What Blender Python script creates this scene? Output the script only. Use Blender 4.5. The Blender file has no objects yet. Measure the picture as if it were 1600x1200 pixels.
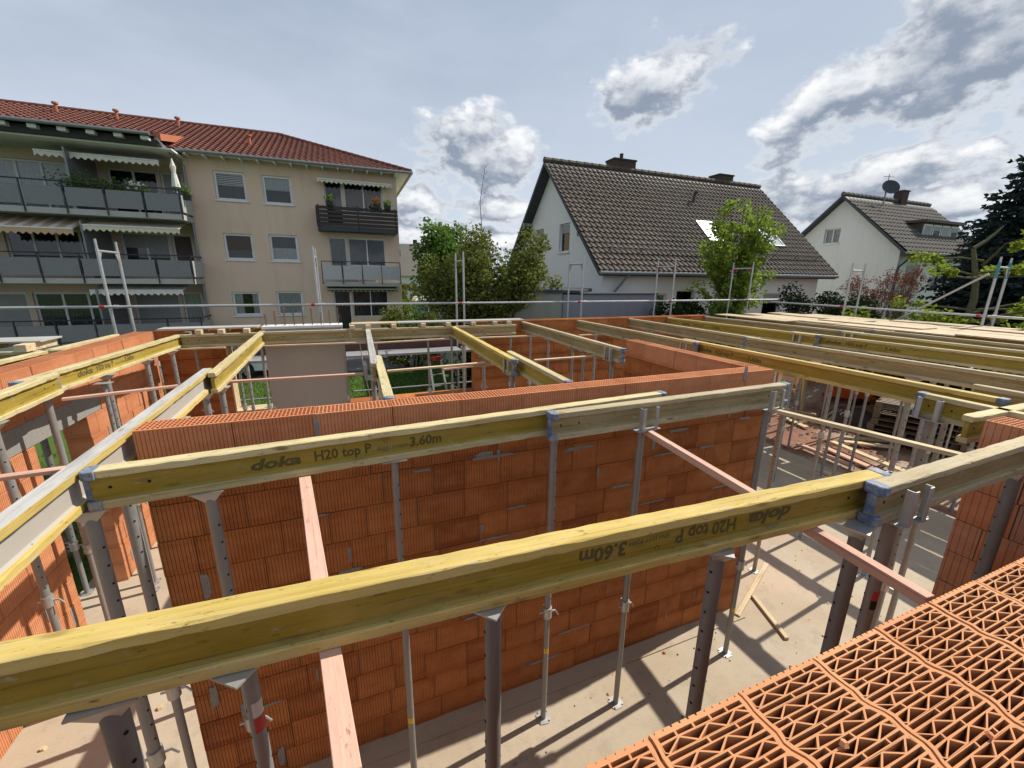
import bpy, math, random
from mathutils import Vector, Matrix
random.seed(7)
R = math.radians
scene = bpy.context.scene

# ------------------------------------------------------------------ camera
CAMZ = 3.886
F, PITCH, ROLL, YAW = 643.7, R(14.35), R(.66), R(21.7)      # focal length in photo pixels (1600 wide)
fw = Vector((math.sin(YAW)*math.cos(PITCH), math.cos(YAW)*math.cos(PITCH), -math.sin(PITCH)))
r0 = Vector((math.cos(YAW), -math.sin(YAW), 0)); u0 = r0.cross(fw)
rt = r0*math.cos(ROLL) + u0*math.sin(ROLL); up = u0*math.cos(ROLL) - r0*math.sin(ROLL)
cd = bpy.data.cameras.new('camera'); cam = bpy.data.objects.new('camera', cd)
scene.collection.objects.link(cam); scene.camera = cam
cd.sensor_width = 36; cd.lens = F/1600*36; cd.clip_start = .05; cd.clip_end = 3000
m = Matrix((rt, up, -fw)).transposed().to_4x4(); m.translation = (0, 0, CAMZ); cam.matrix_world = m
scene.render.resolution_x, scene.render.resolution_y = 1024, 768
CP = Vector((0, 0, CAMZ))
def ray(x, y): return fw + rt*((x-800)/F) + up*((600-y)/F)
def hit(x, y, ax, v):
    d = ray(x, y); return CP + d*((v-CP[ax])/d[ax])
def PZ(x, y, z): return hit(x, y, 2, z)
def PY(x, y, Y): return hit(x, y, 1, Y)
def PXX(x, y, X): return hit(x, y, 0, X)

# ------------------------------------------------------------------ light
SUN_AZ, SUN_EL = R(6.0), R(49)          # azimuth from +X towards +Y
sd = bpy.data.lights.new('sun', 'SUN'); sd.energy = 5.0; sd.angle = R(.55); sd.color = (1, .93, .82)
sun = bpy.data.objects.new('sun', sd); scene.collection.objects.link(sun)
sdir = Vector((math.cos(SUN_EL)*math.cos(SUN_AZ), math.cos(SUN_EL)*math.sin(SUN_AZ), math.sin(SUN_EL)))
sun.rotation_euler = sdir.to_track_quat('Z', 'Y').to_euler(); sun.location = (20, 5, 30)

w = bpy.data.worlds.new('World'); scene.world = w; w.use_nodes = True
nt = w.node_tree; nt.nodes.clear()
def N(t, **k):
    n = nt.nodes.new(t)
    for a, b in k.items(): setattr(n, a, b)
    return n
def val(x): return x
def math_(op, a, b=None, c=None, clamp=False):
    n = N('ShaderNodeMath', operation=op, use_clamp=clamp)
    for i, v in enumerate((a, b, c)):
        if v is None: continue
        if isinstance(v, (int, float)): n.inputs[i].default_value = v
        else: nt.links.new(v, n.inputs[i])
    return n.outputs[0]
def vmath(op, a, b=None):
    n = N('ShaderNodeVectorMath', operation=op)
    for i, v in enumerate((a, b)):
        if v is None: continue
        if isinstance(v, (tuple, list)): n.inputs[i].default_value = v
        else: nt.links.new(v, n.inputs[i])
    return n.outputs['Value'] if op in ('DOT_PRODUCT', 'LENGTH') else n.outputs[0]
def mixc(f, a, b):
    n = N('ShaderNodeMix', data_type='RGBA')
    for s, v in ((n.inputs[0], f), (n.inputs[6], a), (n.inputs[7], b)):
        if isinstance(v, (int, float)): s.default_value = v
        elif isinstance(v, tuple): s.default_value = v
        else: nt.links.new(v, s)
    return n.outputs[2]
def smooth(x, a, b):
    n = N('ShaderNodeMapRange', interpolation_type='SMOOTHSTEP'); nt.links.new(x, n.inputs[0])
    n.inputs[1].default_value = a; n.inputs[2].default_value = b; return n.outputs[0]
def noise(vec, scale, detail=6, rough=.55):
    n = N('ShaderNodeTexNoise'); n.inputs['Scale'].default_value = scale; n.inputs['Detail'].default_value = detail
    n.inputs['Roughness'].default_value = rough; nt.links.new(vec, n.inputs['Vector']); return n.outputs[0]
sky = N('ShaderNodeTexSky', sky_type='NISHITA'); sky.sun_disc = False
sky.sun_elevation = SUN_EL; sky.sun_rotation = R(90) - SUN_AZ; sky.air_density = 1.3; sky.dust_density = 1.6; sky.ozone_density = 1.4
geo = N('ShaderNodeTexCoord'); D = vmath('NORMALIZE', geo.outputs['Generated'])
sep = N('ShaderNodeSeparateXYZ'); nt.links.new(D, sep.inputs[0]); el = sep.outputs[2]
flat = vmath('MULTIPLY', D, (1, 1, 2.2))
# thin high veil everywhere, hazier low down
veil = noise(vmath('MULTIPLY', D, (1, 1, 3)), 1.7, 6, .55)
f_veil = math_('ADD', math_('MULTIPLY', smooth(veil, .30, .70), .34), .62)
f_veil = math_('MULTIPLY', f_veil, math_('SUBTRACT', 1, math_('MULTIPLY', smooth(el, .55, .95), .55)))
base = mixc(f_veil, sky.outputs[0], (6.9, 7.9, 9.5, 1))
hz = smooth(el, .42, .0)
base = mixc(math_('MULTIPLY', hz, .75), base, (9.2, 10.1, 11.4, 1))
# heaped clouds: a scattered field all round plus the heaps seen in the view
def blob(Dv, px, py, rx, ry, tilt, gain=1.0):
    c = ray(px, py).normalized(); s = c.cross(Vector((0, 0, 1))).normalized(); u = s.cross(c).normalized()
    s2 = s*math.cos(tilt) + u*math.sin(tilt); u2 = u*math.cos(tilt) - s*math.sin(tilt)
    a = math_('DIVIDE', vmath('DOT_PRODUCT', Dv, tuple(s2)), rx); b = math_('DIVIDE', vmath('DOT_PRODUCT', Dv, tuple(u2)), ry)
    front = math_('GREATER_THAN', vmath('DOT_PRODUCT', Dv, tuple(c)), .2)
    r2 = math_('SQRT', math_('ADD', math_('MULTIPLY', a, a), math_('MULTIPLY', b, b)))
    return math_('SUBTRACT', math_('MULTIPLY', math_('SUBTRACT', gain+6, r2), front), 6)
def cmax(vs):
    o = vs[0]
    for v in vs[1:]: o = math_('MAXIMUM', o, v)
    return o
HEAPS = ((1030, 122, .13, .07, R(22)), (985, 150, .07, .04, 0), (755, 243, .13, .085, 0, 1.1), (1455, 85, .24, .085, R(24)), (1335, 135, .13, .06, R(14)), (1620, 30, .25, .10, R(24)),
         (1365, 280, .20, .055, R(4)), (1280, 325, .14, .04, 0), (1450, 315, .12, .04, 0), (640, 320, .10, .06, 0, .85), (790, 325, .10, .05, 0, .85), (690, 375, .24, .05, 0))
def density(Dv):
    fl = vmath('MULTIPLY', Dv, (1, 1, 1.7))
    big = noise(fl, 3.1, 4, .5); mid = noise(fl, 9, 3, .5); fine = noise(fl, 26, 7, .62)
    rag = math_('ADD', math_('MULTIPLY', math_('SUBTRACT', mid, .5), 1.8), math_('MULTIPLY', math_('SUBTRACT', fine, .5), 1.05))
    scat = math_('SUBTRACT', math_('MULTIPLY', math_('SUBTRACT', big, .57), 5), smooth(el, .55, 1.0))
    scat = math_('SUBTRACT', scat, math_('MULTIPLY', math_('SUBTRACT', 1, smooth(vmath('DOT_PRODUCT', Dv, tuple(fw)), .42, .15)), 5))
    return math_('ADD', cmax([blob(Dv, *h) for h in HEAPS] + [scat]), rag)
dens = density(D)
dens2 = density(vmath('ADD', D, tuple(Vector((.018, .0, .034)))))
cover = smooth(dens, -.04, .38)
lit = smooth(math_('SUBTRACT', dens, dens2), -.25, .75)
thin = smooth(dens, .50, .06)
lit = math_('MAXIMUM', lit, math_('MULTIPLY', thin, .78))
lit = math_('MULTIPLY', lit, math_('SUBTRACT', 1, math_('MULTIPLY', smooth(dens, .55, 1.25), .55)))
ccol = mixc(lit, (3.4, 4.1, 5.3, 1), (13.0, 13.1, 13.2, 1))
base = mixc(math_('MULTIPLY', cover, .92), base, ccol)
bg = N('ShaderNodeBackground'); bg.inputs[1].default_value = .074; nt.links.new(base, bg.inputs[0])
out = N('ShaderNodeOutputWorld'); nt.links.new(bg.outputs[0], out.inputs[0])

vs = scene.view_settings
vs.view_transform = 'Standard'; vs.look = 'None'; vs.gamma = 1; vs.exposure = .1; vs.use_curve_mapping = False
scene.render.engine = 'CYCLES'
cy = scene.cycles; cy.max_bounces = 6; cy.diffuse_bounces = 2; cy.glossy_bounces = 2; cy.transmission_bounces = 2; cy.transparent_max_bounces = 6; cy.caustics_reflective = False; cy.caustics_refractive = False
w.cycles.sampling_method = 'MANUAL'; w.cycles.sample_map_resolution = 512

# ------------------------------------------------------------------ materials
MATS = {}
class MT:
    """small node helper for one material"""
    def __init__(s, name):
        s.m = bpy.data.materials.new(name); s.m.use_nodes = True; s.t = s.m.node_tree; s.t.nodes.clear()
        s.o = s.t.nodes.new('ShaderNodeOutputMaterial'); s.b = s.t.nodes.new('ShaderNodeBsdfPrincipled')
        s.t.links.new(s.b.outputs[0], s.o.inputs[0]); s.tc = s.t.nodes.new('ShaderNodeTexCoord'); MATS[name] = s.m
    def link(s, a, b): s.t.links.new(a, b)
    def n(s, t, **k):
        x = s.t.nodes.new(t)
        for a, b in k.items(): setattr(x, a, b)
        return x
    def mapv(s, scale=(1, 1, 1), src='Object', loc=None):
        x = s.n('ShaderNodeMapping'); x.inputs['Scale'].default_value = scale
        if loc is not None: s.link(loc, x.inputs['Location'])
        s.link(s.tc.outputs[src], x.inputs[0]); return x.outputs[0]
    def rnd(s): return s.n('ShaderNodeObjectInfo').outputs['Random']
    def noise(s, vec, scale, detail=5, rough=.55, dist=0):
        x = s.n('ShaderNodeTexNoise'); x.inputs['Scale'].default_value = scale; x.inputs['Detail'].default_value = detail
        x.inputs['Roughness'].default_value = rough; x.inputs['Distortion'].default_value = dist; s.link(vec, x.inputs['Vector']); return x.outputs[0]
    def ramp(s, f, *stops):
        x = s.n('ShaderNodeValToRGB'); e = x.color_ramp.elements
        while len(e) < len(stops): e.new(.5)
        for el_, (p, c) in zip(e, stops): el_.position = p; el_.color = (*c, 1) if len(c) == 3 else c
        s.link(f, x.inputs[0]); return x.outputs[0]
    def mix(s, f, a, b, mode='MIX'):
        x = s.n('ShaderNodeMix', data_type='RGBA', blend_type=mode)
        for k, v in ((0, f), (6, a), (7, b)):
            if isinstance(v, (int, float)): x.inputs[k].default_value = v
            elif isinstance(v, tuple): x.inputs[k].default_value = (*v, 1) if len(v) == 3 else v
            else: s.link(v, x.inputs[k])
        return x.outputs[2]
    def ma(s, op, a, b=0., clamp=False):
        x = s.n('ShaderNodeMath', operation=op, use_clamp=clamp)
        for i, v in enumerate((a, b)):
            if isinstance(v, (int, float)): x.inputs[i].default_value = v
            else: s.link(v, x.inputs[i])
        return x.outputs[0]
    def done(s, col, rough=.8, metal=0., bump=None, bs=.3, bd=.01, spec=.5):
        if isinstance(col, tuple): s.b.inputs['Base Color'].default_value = (*col, 1)
        else: s.link(col, s.b.inputs['Base Color'])
        if isinstance(rough, (int, float)): s.b.inputs['Roughness'].default_value = rough
        else: s.link(rough, s.b.inputs['Roughness'])
        s.b.inputs['Metallic'].default_value = metal
        s.b.inputs['Specular IOR Level'].default_value = spec
        if bump is not None:
            x = s.n('ShaderNodeBump'); x.inputs['Strength'].default_value = bs; x.inputs['Distance'].default_value = bd
            s.link(bump, x.inputs['Height']); s.link(x.outputs[0], s.b.inputs['Normal'])
        return s.m
def plain(name, col, rough=.7, metal=0., var=.12, scale=8, spec=.4, src='Object'):
    t = MT(name); v = t.mapv(src=src); n = t.noise(v, scale, 6)
    c = t.mix(n, tuple(max(0, x*(1-var*1.6)) for x in col), tuple(min(1, x*(1+var)) for x in col))
    return t.done(c, rough, metal, n, .15, .004, spec)
def lin(r, g, b): return tuple(((c/255)/12.92 if c/255 <= .04045 else ((c/255+.055)/1.055)**2.4) for c in (r, g, b))

def clay(name, c1, c2, c3, worldspace=False):
    t = MT(name); r = t.rnd(); off = t.n('ShaderNodeCombineXYZ')
    t.link(t.ma('MULTIPLY', r, 37.), off.inputs[0]); t.link(t.ma('MULTIPLY', r, 91.), off.inputs[2])
    v = t.mapv(loc=off.outputs[0])
    n = t.noise(v, 4.5, 5, .6); f = t.noise(v, 55, 4, .6)
    band = t.noise(t.mapv((.6, .6, 9), loc=off.outputs[0]), 1.6, 2)
    c = t.mix(t.ramp(n, (.35, (0,)*3), (.68, (1,)*3)), c1, c2)
    c = t.mix(t.ramp(r, (.0, (0,)*3), (.40, (.12,)*3), (.55, (.45,)*3), (.70, (.08,)*3), (.85, (.62,)*3), (1, (.95,)*3)), c, c3)
    wet = t.noise(v, 2.3, 3, .5); c = t.mix(t.ma('MULTIPLY', t.ramp(wet, (.52, (0,)*3), (.66, (1,)*3)), .55), c, c3)
    c = t.mix(t.ma('MULTIPLY', t.ramp(band, (.45, (0,)*3), (.6, (1,)*3)), .35), c, tuple(x*.72 for x in c1))
    c = t.mix(t.ma('MULTIPLY', f, .3), c, tuple(x*1.25 for x in c2))
    sx = t.n('ShaderNodeSeparateXYZ'); t.link(t.tc.outputs['Object'], sx.inputs[0])
    md = t.ramp(t.ma('MULTIPLY', sx.outputs[2], 4.0), (.16, (0,)*3), (.26, (1,)*3), (.74, (1,)*3), (.84, (0,)*3)); dn = t.noise(v, 7, 4, .6)
    c = t.mix(t.ma('MULTIPLY', t.ma('MULTIPLY', md, t.ramp(dn, (.35, (0,)*3), (.65, (1,)*3))), .42), c, tuple(min(1, a_*1.12+.03) for a_ in c2))
    return t.done(c, .88, 0, f, .35, .003, .25)
clay('clay_brick', (.41, .135, .038), (.52, .205, .07), (.20, .048, .014))
clay('clay_brick_fresh', (.57, .225, .10), (.66, .29, .145), (.47, .165, .07))
clay('clay_block', (.57, .26, .115), (.64, .33, .165), (.52, .22, .095))
clay('clay_brick_pale', (.55, .20, .09), (.62, .26, .13), (.46, .30, .21))

def wood(name, c1, c2, dark, stain=.35, grain=60, rough=.72, grey=None):
    t = MT(name); r = t.rnd(); off = t.n('ShaderNodeCombineXYZ')
    t.link(t.ma('MULTIPLY', r, 23.), off.inputs[0]); t.link(t.ma('MULTIPLY', r, 51.), off.inputs[1])
    g = t.noise(t.mapv((1.6, grain, grain), loc=off.outputs[0]), 1, 6, .65, .4)
    b = t.noise(t.mapv((1, 6, 6), loc=off.outputs[0]), 2.2, 5, .6)
    sp = t.noise(t.mapv((6, 18, 18), loc=off.outputs[0]), 3, 4, .7)
    c = t.mix(t.ramp(g, (.36, (0,)*3), (.64, (1,)*3)), c1, c2)
    ln = t.noise(t.mapv((.9, 110, 110), loc=off.outputs[0]), 1, 3, .6, .2); c = t.mix(t.ma('MULTIPLY', t.ramp(ln, (.58, (0,)*3), (.66, (1,)*3)), .7), c, tuple(x*.42 for x in c1))
    vo = t.n('ShaderNodeTexVoronoi'); vo.inputs['Scale'].default_value = 1.; t.link(t.mapv((4.2, 14, 14), loc=off.outputs[0]), vo.inputs['Vector'])
    c = t.mix(t.ma('MULTIPLY', t.ramp(vo.outputs['Distance'], (.09, (1,)*3), (.20, (0,)*3)), .85), c, tuple(x*.9 for x in dark))
    lg = t.noise(t.mapv((1.5, 7, 7), loc=off.outputs[0]), 1.3, 5, .65); c = t.mix(t.ma('MULTIPLY', t.ramp(lg, (.40, (0,)*3), (.62, (1,)*3)), .55), c, tuple(min(.8, x*1.22+.03) for x in c2))
    c = t.mix(t.ma('MULTIPLY', t.ramp(b, (.48, (0,)*3), (.72, (1,)*3)), stain), c, grey or dark)
    c = t.mix(t.ma('MULTIPLY', t.ramp(sp, (.61, (0,)*3), (.70, (1,)*3)), .85), c, dark)
    c = t.mix(t.ma('MULTIPLY', r, .28), c, tuple(x*.62 for x in c1))
    ce = t.noise(t.mapv((5, 11, 11), loc=off.outputs[0]), 1.6, 6, .7); c = t.mix(t.ma('MULTIPLY', t.ramp(ce, (.60, (0,)*3), (.68, (1,)*3)), .5), c, (.46, .43, .37))
    return t.done(c, rough, 0, g, .6, .004, .3)
wood('beam_flange', (.46, .375, .18), (.62, .53, .29), (.13, .085, .035), .6, grey=(.42, .37, .25))
wood('beam_flange_yellow', (.47, .335, .075), (.60, .455, .15), (.19, .105, .025), .6, grey=(.55, .45, .22))
wood('beam_flange_old', (.38, .30, .165), (.51, .425, .26), (.10, .07, .04), .6, grey=(.42, .39, .31))
wood('beam_web', (.29, .20, .018), (.37, .265, .035), (.13, .09, .025), .5, 18, .5, grey=(.33, .27, .11))
wood('beam_web_old', (.27, .205, .08), (.35, .275, .13), (.11, .08, .035), .55, 18, .6, grey=(.31, .265, .18))
wood('shaded_slat', (.17, .135, .095), (.25, .20, .145), (.06, .045, .03), .5)  # darker base colour stands in for the shade on the pallet stacks
wood('pink_batten', (.62, .35, .26), (.66, .41, .31), (.30, .14, .09), .3, grey=(.60, .42, .30))
wood('tan_batten', (.56, .42, .25), (.68, .53, .34), (.22, .14, .07), .35)
wood('board_panel', (.46, .35, .20), (.58, .46, .29), (.22, .15, .08), .5, 30, .6, grey=(.50, .42, .33))
wood('grey_board', (.36, .35, .33), (.46, .45, .42), (.20, .19, .17), .4, 30)
wood('dark_plank', (.045, .035, .03), (.075, .06, .05), (.02, .015, .012), .4)
def steel(name, c, rough=.5, metal=.55):
    t = MT(name); v = t.mapv((1, 1, .5)); n = t.noise(v, 22, 5, .6); n2 = t.noise(v, 5, 4)
    k = t.mix(n, tuple(x*.72 for x in c), tuple(min(1, x*1.18) for x in c))
    k = t.mix(t.ma('MULTIPLY', t.ramp(n2, (.55, (0,)*3), (.75, (1,)*3)), .45), k, (c[0]*.60, c[1]*.55, c[2]*.50))
    return t.done(k, t.ma('ADD', t.ma('MULTIPLY', n, .3), rough-.15), metal, n, .1, .002)
steel('prop_steel', (.31, .31, .30), .55, .3); steel('prop_steel_dark', (.20, .20, .20), .6, .12); steel('galvanised', (.52, .53, .53), .45, .6)
steel('scaffold_tube', (.50, .51, .52), .42, .55)
plain('hole_black', (.012, .010, .008), .9)
t = MT('cap_blue'); v = t.mapv(); a = t.noise(v, 16, 6, .7); k = t.mix(t.ramp(a, (.42, (0,)*3), (.62, (1,)*3)), (.085, .135, .24), (.30, .32, .34)); t.done(k, .6, 0, a, .2, .003)
plain('label_yellow', (.80, .55, .03), .5); plain('label_red', (.55, .06, .06), .5); plain('label_white', (.70, .66, .60), .5); plain('label_black', (.02, .02, .02), .5)
plain('ink', (.115, .092, .026), .8); plain('red_paint', (.36, .025, .035), .5); plain('maroon_board', (.13, .062, .06), .8, 0, .3); plain('blue_paint', (.05, .22, .34), .5); plain('orange_paint', (.60, .13, .03), .5)

t = MT('concrete_floor'); v = t.mapv(); a = t.noise(v, .9, 6, .6); b = t.noise(v, 7, 6, .65); c = t.noise(v, 60, 4, .6)
k = t.mix(t.ramp(a, (.33, (0,)*3), (.66, (1,)*3)), (.42, .33, .222), (.50, .43, .33))
k = t.mix(t.ma('MULTIPLY', t.ramp(b, (.5, (0,)*3), (.75, (1,)*3)), .45), k, (.36, .30, .225))
w2 = t.noise(t.mapv(), .45, 3); k = t.mix(t.ma('MULTIPLY', t.ramp(w2, (.55, (0,)*3), (.63, (1,)*3)), .35), k, (.58, .40, .26))
sp = t.noise(t.mapv(), 3.2, 8, .75); k = t.mix(t.ma('MULTIPLY', t.ramp(sp, (.53, (0,)*3), (.60, (1,)*3)), .38), k, (.30, .25, .19)); k = t.mix(t.ma('MULTIPLY', c, .25), k, (.30, .26, .21)); t.done(k, .85, 0, c, .4, .006)
t = MT('concrete'); v = t.mapv(); a = t.noise(v, 2.2, 6, .6); c = t.noise(v, 40, 5, .65)
k = t.mix(a, (.36, .33, .29), (.46, .43, .38)); k = t.mix(t.ramp(c, (.66, (0,)*3), (.74, (1,)*3)), k, (.18, .16, .14)); t.done(k, .85, 0, c, .25, .004)
plain('mortar', (.30, .285, .265), .9, 0, .25, 30)
plain('styrofoam', (.75, .75, .74), .8)

t = MT('lawn_ground'); v = t.mapv(); a = t.noise(v, .35, 5); c = t.noise(v, 9, 6, .7)
k = t.mix(a, (.055, .115, .016), (.10, .17, .03)); k = t.mix(t.ma('MULTIPLY', c, .6), k, (.05, .075, .018)); t.done(k, .95, 0, c, .6, .05, .2)
t = MT('soil'); v = t.mapv(); a = t.noise(v, 1.2, 6, .65); c = t.noise(v, 14, 7, .7)
k = t.mix(t.ramp(a, (.35, (0,)*3), (.65, (1,)*3)), (.25, .115, .075), (.33, .18, .125)); sn = t.noise(v, .5, 3); k = t.mix(t.ramp(sn, (.46, (0,)*3), (.60, (1,)*3)), k, (.42, .33, .24)); k = t.mix(t.ramp(c, (.5, (0,)*3), (.72, (1,)*3)), k, (.09, .07, .055)); t.done(k, .95, 0, c, .8, .04, .2)
t = MT('asphalt'); v = t.mapv(); c = t.noise(v, 30, 5); t.done(t.mix(c, (.11, .105, .10), (.19, .18, .17)), .9, 0, c, .2, .004)
def plaster(name, col, dirt=.2):
    t = MT(name); v = t.mapv(); a = t.noise(v, .7, 6, .6); c = t.noise(v, 70, 4, .6); s = t.noise(t.mapv((3, 3, .25)), 1.2, 5, .6)
    k = t.mix(a, tuple(x*.93 for x in col), tuple(min(.85, x*1.05) for x in col))
    k = t.mix(t.ma('MULTIPLY', t.ramp(s, (.5, (0,)*3), (.78, (1,)*3)), dirt), k, tuple(x*.6 for x in col)); return t.done(k, .9, 0, c, .25, .005, .2)
plaster('plaster_beige', (.69, .525, .41), .32); plaster('plaster_white', (.81, .81, .79), .15); plaster('plaster_white_old', (.70, .69, .65), .3)
plaster('plaster_grey', (.25, .255, .29), .3); plaster('plaster_greygreen', (.31, .33, .28), .45)
def tilemat(name, a, b, d):
    t = MT(name); v = t.mapv(); n = t.noise(v, 3.5, 5, .7); n2 = t.noise(v, .5, 4); n3 = t.noise(v, 22, 3, .6)
    k = t.mix(t.ramp(n, (.35, (0,)*3), (.65, (1,)*3)), a, b); k = t.mix(t.ma('MULTIPLY', t.ramp(n2, (.45, (0,)*3), (.7, (1,)*3)), .5), k, d)
    k = t.mix(t.ma('MULTIPLY', n3, .4), k, tuple(x*.7 for x in a)); return t.done(k, .8, 0, n3, .3, .01, .3)
tilemat('tile_red', (.145, .052, .038), (.225, .088, .064), (.11, .045, .036))
tilemat('tile_dark', (.066, .054, .044), (.17, .135, .105), (.05, .046, .04))
tilemat('tile_grey', (.12, .11, .10), (.17, .15, .13), (.10, .095, .085))
plain('dark_wood', (.035, .035, .042), .6); plain('slate', (.05, .055, .065), .6); plain('dark_brick', (.075, .05, .042), .85, 0, .4, 12)
plain('white_plastic', (.72, .73, .74), .35); plain('grey_metal', (.23, .245, .26), .4, .3); plain('dark_metal', (.03, .032, .036), .4, .3)
plain('balcony_panel', (.20, .205, .213), .45, .1); plain('balcony_panel_light', (.45, .47, .47), .4, .1); plain('brown_slat', (.05, .038, .034), .7, 0, .3)
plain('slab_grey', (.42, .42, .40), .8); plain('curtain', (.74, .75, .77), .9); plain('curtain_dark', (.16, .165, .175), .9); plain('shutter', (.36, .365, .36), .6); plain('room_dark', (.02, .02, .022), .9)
plain('shutter_brown', (.10, .075, .065), .6)
plain('awning_cream', (.66, .60, .44), .85); plain('awning_tan', (.52, .36, .22), .85); plain('awning_white', (.70, .68, .62), .85)
plain('bark', (.10, .075, .05), .95, 0, .4, 18); plain('bark_mossy', (.13, .125, .06), .95, 0, .4, 18); plain('twig', (.16, .13, .10), .95)
plain('terracotta', (.45, .15, .08), .8); plain('flower_red', (.6, .05, .04), .7); plain('car_white', (.70, .71, .72), .25); plain('tyre', (.015, .015, .016), .8); plain('rim', (.4, .41, .42), .3, .7)
plain('green_paint', (.02, .25, .18), .5); plain('rope', (.45, .42, .36), .9); plain('rebar', (.17, .10, .07), .8, .2)
t = MT('glass'); t.t.nodes.remove(t.b); tr = t.n('ShaderNodeBsdfTransparent'); tr.inputs[0].default_value = (.9, .92, .92, 1); gl = t.n('ShaderNodeBsdfGlossy'); gl.inputs['Roughness'].default_value = .03
fr = t.n('ShaderNodeFresnel'); fr.inputs[0].default_value = 1.5; mx = t.n('ShaderNodeMixShader'); t.link(fr.outputs[0], mx.inputs[0]); t.link(tr.outputs[0], mx.inputs[1]); t.link(gl.outputs[0], mx.inputs[2]); t.link(mx.outputs[0], t.o.inputs[0])
plain('skylight_glass', (.55, .60, .64), .12, .6, .03, 1)
def leafmat(name, a, b, tr=.35):
    t = MT(name); r = t.n('ShaderNodeNewGeometry').outputs['Random Per Island']; n = t.noise(t.mapv(), 1.3, 3)
    k = t.mix(r, a, b); k = t.mix(t.ma('MULTIPLY', n, .4), k, tuple(x*.55 for x in a))
    d = t.n('ShaderNodeBsdfDiffuse'); tl = t.n('ShaderNodeBsdfTranslucent'); mx = t.n('ShaderNodeMixShader'); mx.inputs[0].default_value = tr
    t.link(k, d.inputs[0]); t.link(k, tl.inputs[0]); t.link(d.outputs[0], mx.inputs[1]); t.link(tl.outputs[0], mx.inputs[2]); t.link(mx.outputs[0], t.o.inputs[0]); t.t.nodes.remove(t.b)
leafmat('leaf_mid', (.10, .135, .028), (.26, .275, .085), .4); leafmat('leaf_fresh', (.17, .27, .035), (.36, .46, .09), .45); leafmat('leaf_bright', (.10, .19, .03), (.17, .27, .06), .4)
leafmat('leaf_dark', (.018, .032, .014), (.04, .06, .022), .15); leafmat('needle', (.028, .046, .044), (.06, .085, .08), .15); leafmat('leaf_red', (.15, .05, .035), (.26, .12, .07), .3); leafmat('leaf_yellow', (.22, .30, .035), (.36, .44, .07), .45)
leafmat('grass_blade', (.06, .12, .015), (.12, .19, .035), .3)

# ------------------------------------------------------------------ helpers
COL = scene.collection
class MB:
    def __init__(s): s.v = []; s.f = []; s.mi = []; s.cur = 0
    def add(s, vs_, fs):
        o = len(s.v); s.v += [tuple(p) for p in vs_]
        for f in fs: s.f.append(tuple(i+o for i in f)); s.mi.append(s.cur)
        return s
    def box(s, a, b):
        x0, y0, z0 = a; x1, y1, z1 = b
        return s.add([(x0,y0,z0),(x1,y0,z0),(x1,y1,z0),(x0,y1,z0),(x0,y0,z1),(x1,y0,z1),(x1,y1,z1),(x0,y1,z1)],
                     [(0,3,2,1),(4,5,6,7),(0,1,5,4),(1,2,6,5),(2,3,7,6),(3,0,4,7)])
    def hexa(s, p):   # 8 corner points: bottom 4, top 4
        return s.add(p, [(0,3,2,1),(4,5,6,7),(0,1,5,4),(1,2,6,5),(2,3,7,6),(3,0,4,7)])
    def bar(s, p, q, wd, ht, upv=(0,0,1)):      # rectangular bar from p to q (centre line)
        p = Vector(p); q = Vector(q); d = (q-p).normalized(); u = Vector(upv); sd_ = d.cross(u)
        if sd_.length < 1e-4: sd_ = d.cross(Vector((1,0,0)))
        sd_.normalize(); u = sd_.cross(d).normalized(); a = sd_*(wd/2); b = u*(ht/2)
        return s.hexa([p-a-b, p+a-b, q+a-b, q-a-b, p-a+b, p+a+b, q+a+b, q-a+b])
    def tube(s, p, q, r, r2=None, n=10, cap=True):
        p = Vector(p); q = Vector(q); d = (q-p).normalized(); a = d.cross(Vector((0,0,1)))
        if a.length < 1e-3: a = Vector((1,0,0))
        a.normalize(); b = d.cross(a).normalized(); r2 = r if r2 is None else r2
        vv = []
        for c, rr in ((p, r), (q, r2)):
            for i in range(n):
                t_ = 2*math.pi*i/n; vv.append(c + a*(rr*math.cos(t_)) + b*(rr*math.sin(t_)))
        fs = [(i, (i+1)%n, n+(i+1)%n, n+i) for i in range(n)]
        if cap: fs += [tuple(range(n-1, -1, -1)), tuple(range(n, 2*n))]
        return s.add(vv, fs)
    def extr(s, poly, z0, z1, top=True, bot=True):
        n = len(poly); vv = [(x, y, z0) for x, y in poly] + [(x, y, z1) for x, y in poly]
        fs = [(i, (i+1)%n, n+(i+1)%n, n+i) for i in range(n)]
        if top: fs.append(tuple(range(n, 2*n)))
        if bot: fs.append(tuple(range(n-1, -1, -1)))
        return s.add(vv, fs)
    def mesh(s, name, mats):
        me = bpy.data.meshes.new(name); me.from_pydata(s.v, [], s.f)
        for m_ in (mats if isinstance(mats, (list, tuple)) else [mats]): me.materials.append(MATS[m_])
        if isinstance(mats, (list, tuple)): me.polygons.foreach_set('material_index', s.mi)
        me.update(); return me
    def build(s, name, mats, parent=None, smooth_=False, bevel=0):
        me = s.mesh(name, mats)
        if smooth_:
            me.polygons.foreach_set('use_smooth', [True]*len(me.polygons)); me.set_sharp_from_angle(angle=R(40))
        o = bpy.data.objects.new(name, me); COL.objects.link(o); o.parent = parent
        if bevel:
            b_ = o.modifiers.new('bevel', 'BEVEL'); b_.width = bevel; b_.segments = 1; b_.limit_method = 'ANGLE'
        return o
def inst(name, me, parent, loc=(0,0,0), rot=(0,0,0)):
    o = bpy.data.objects.new(name, me); COL.objects.link(o); o.parent = parent; o.location = loc; o.rotation_euler = rot; return o
def tag(o, label, cat, group=None):
    o['label'] = label; o['category'] = cat
    if group: o['group'] = group
    return o
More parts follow.
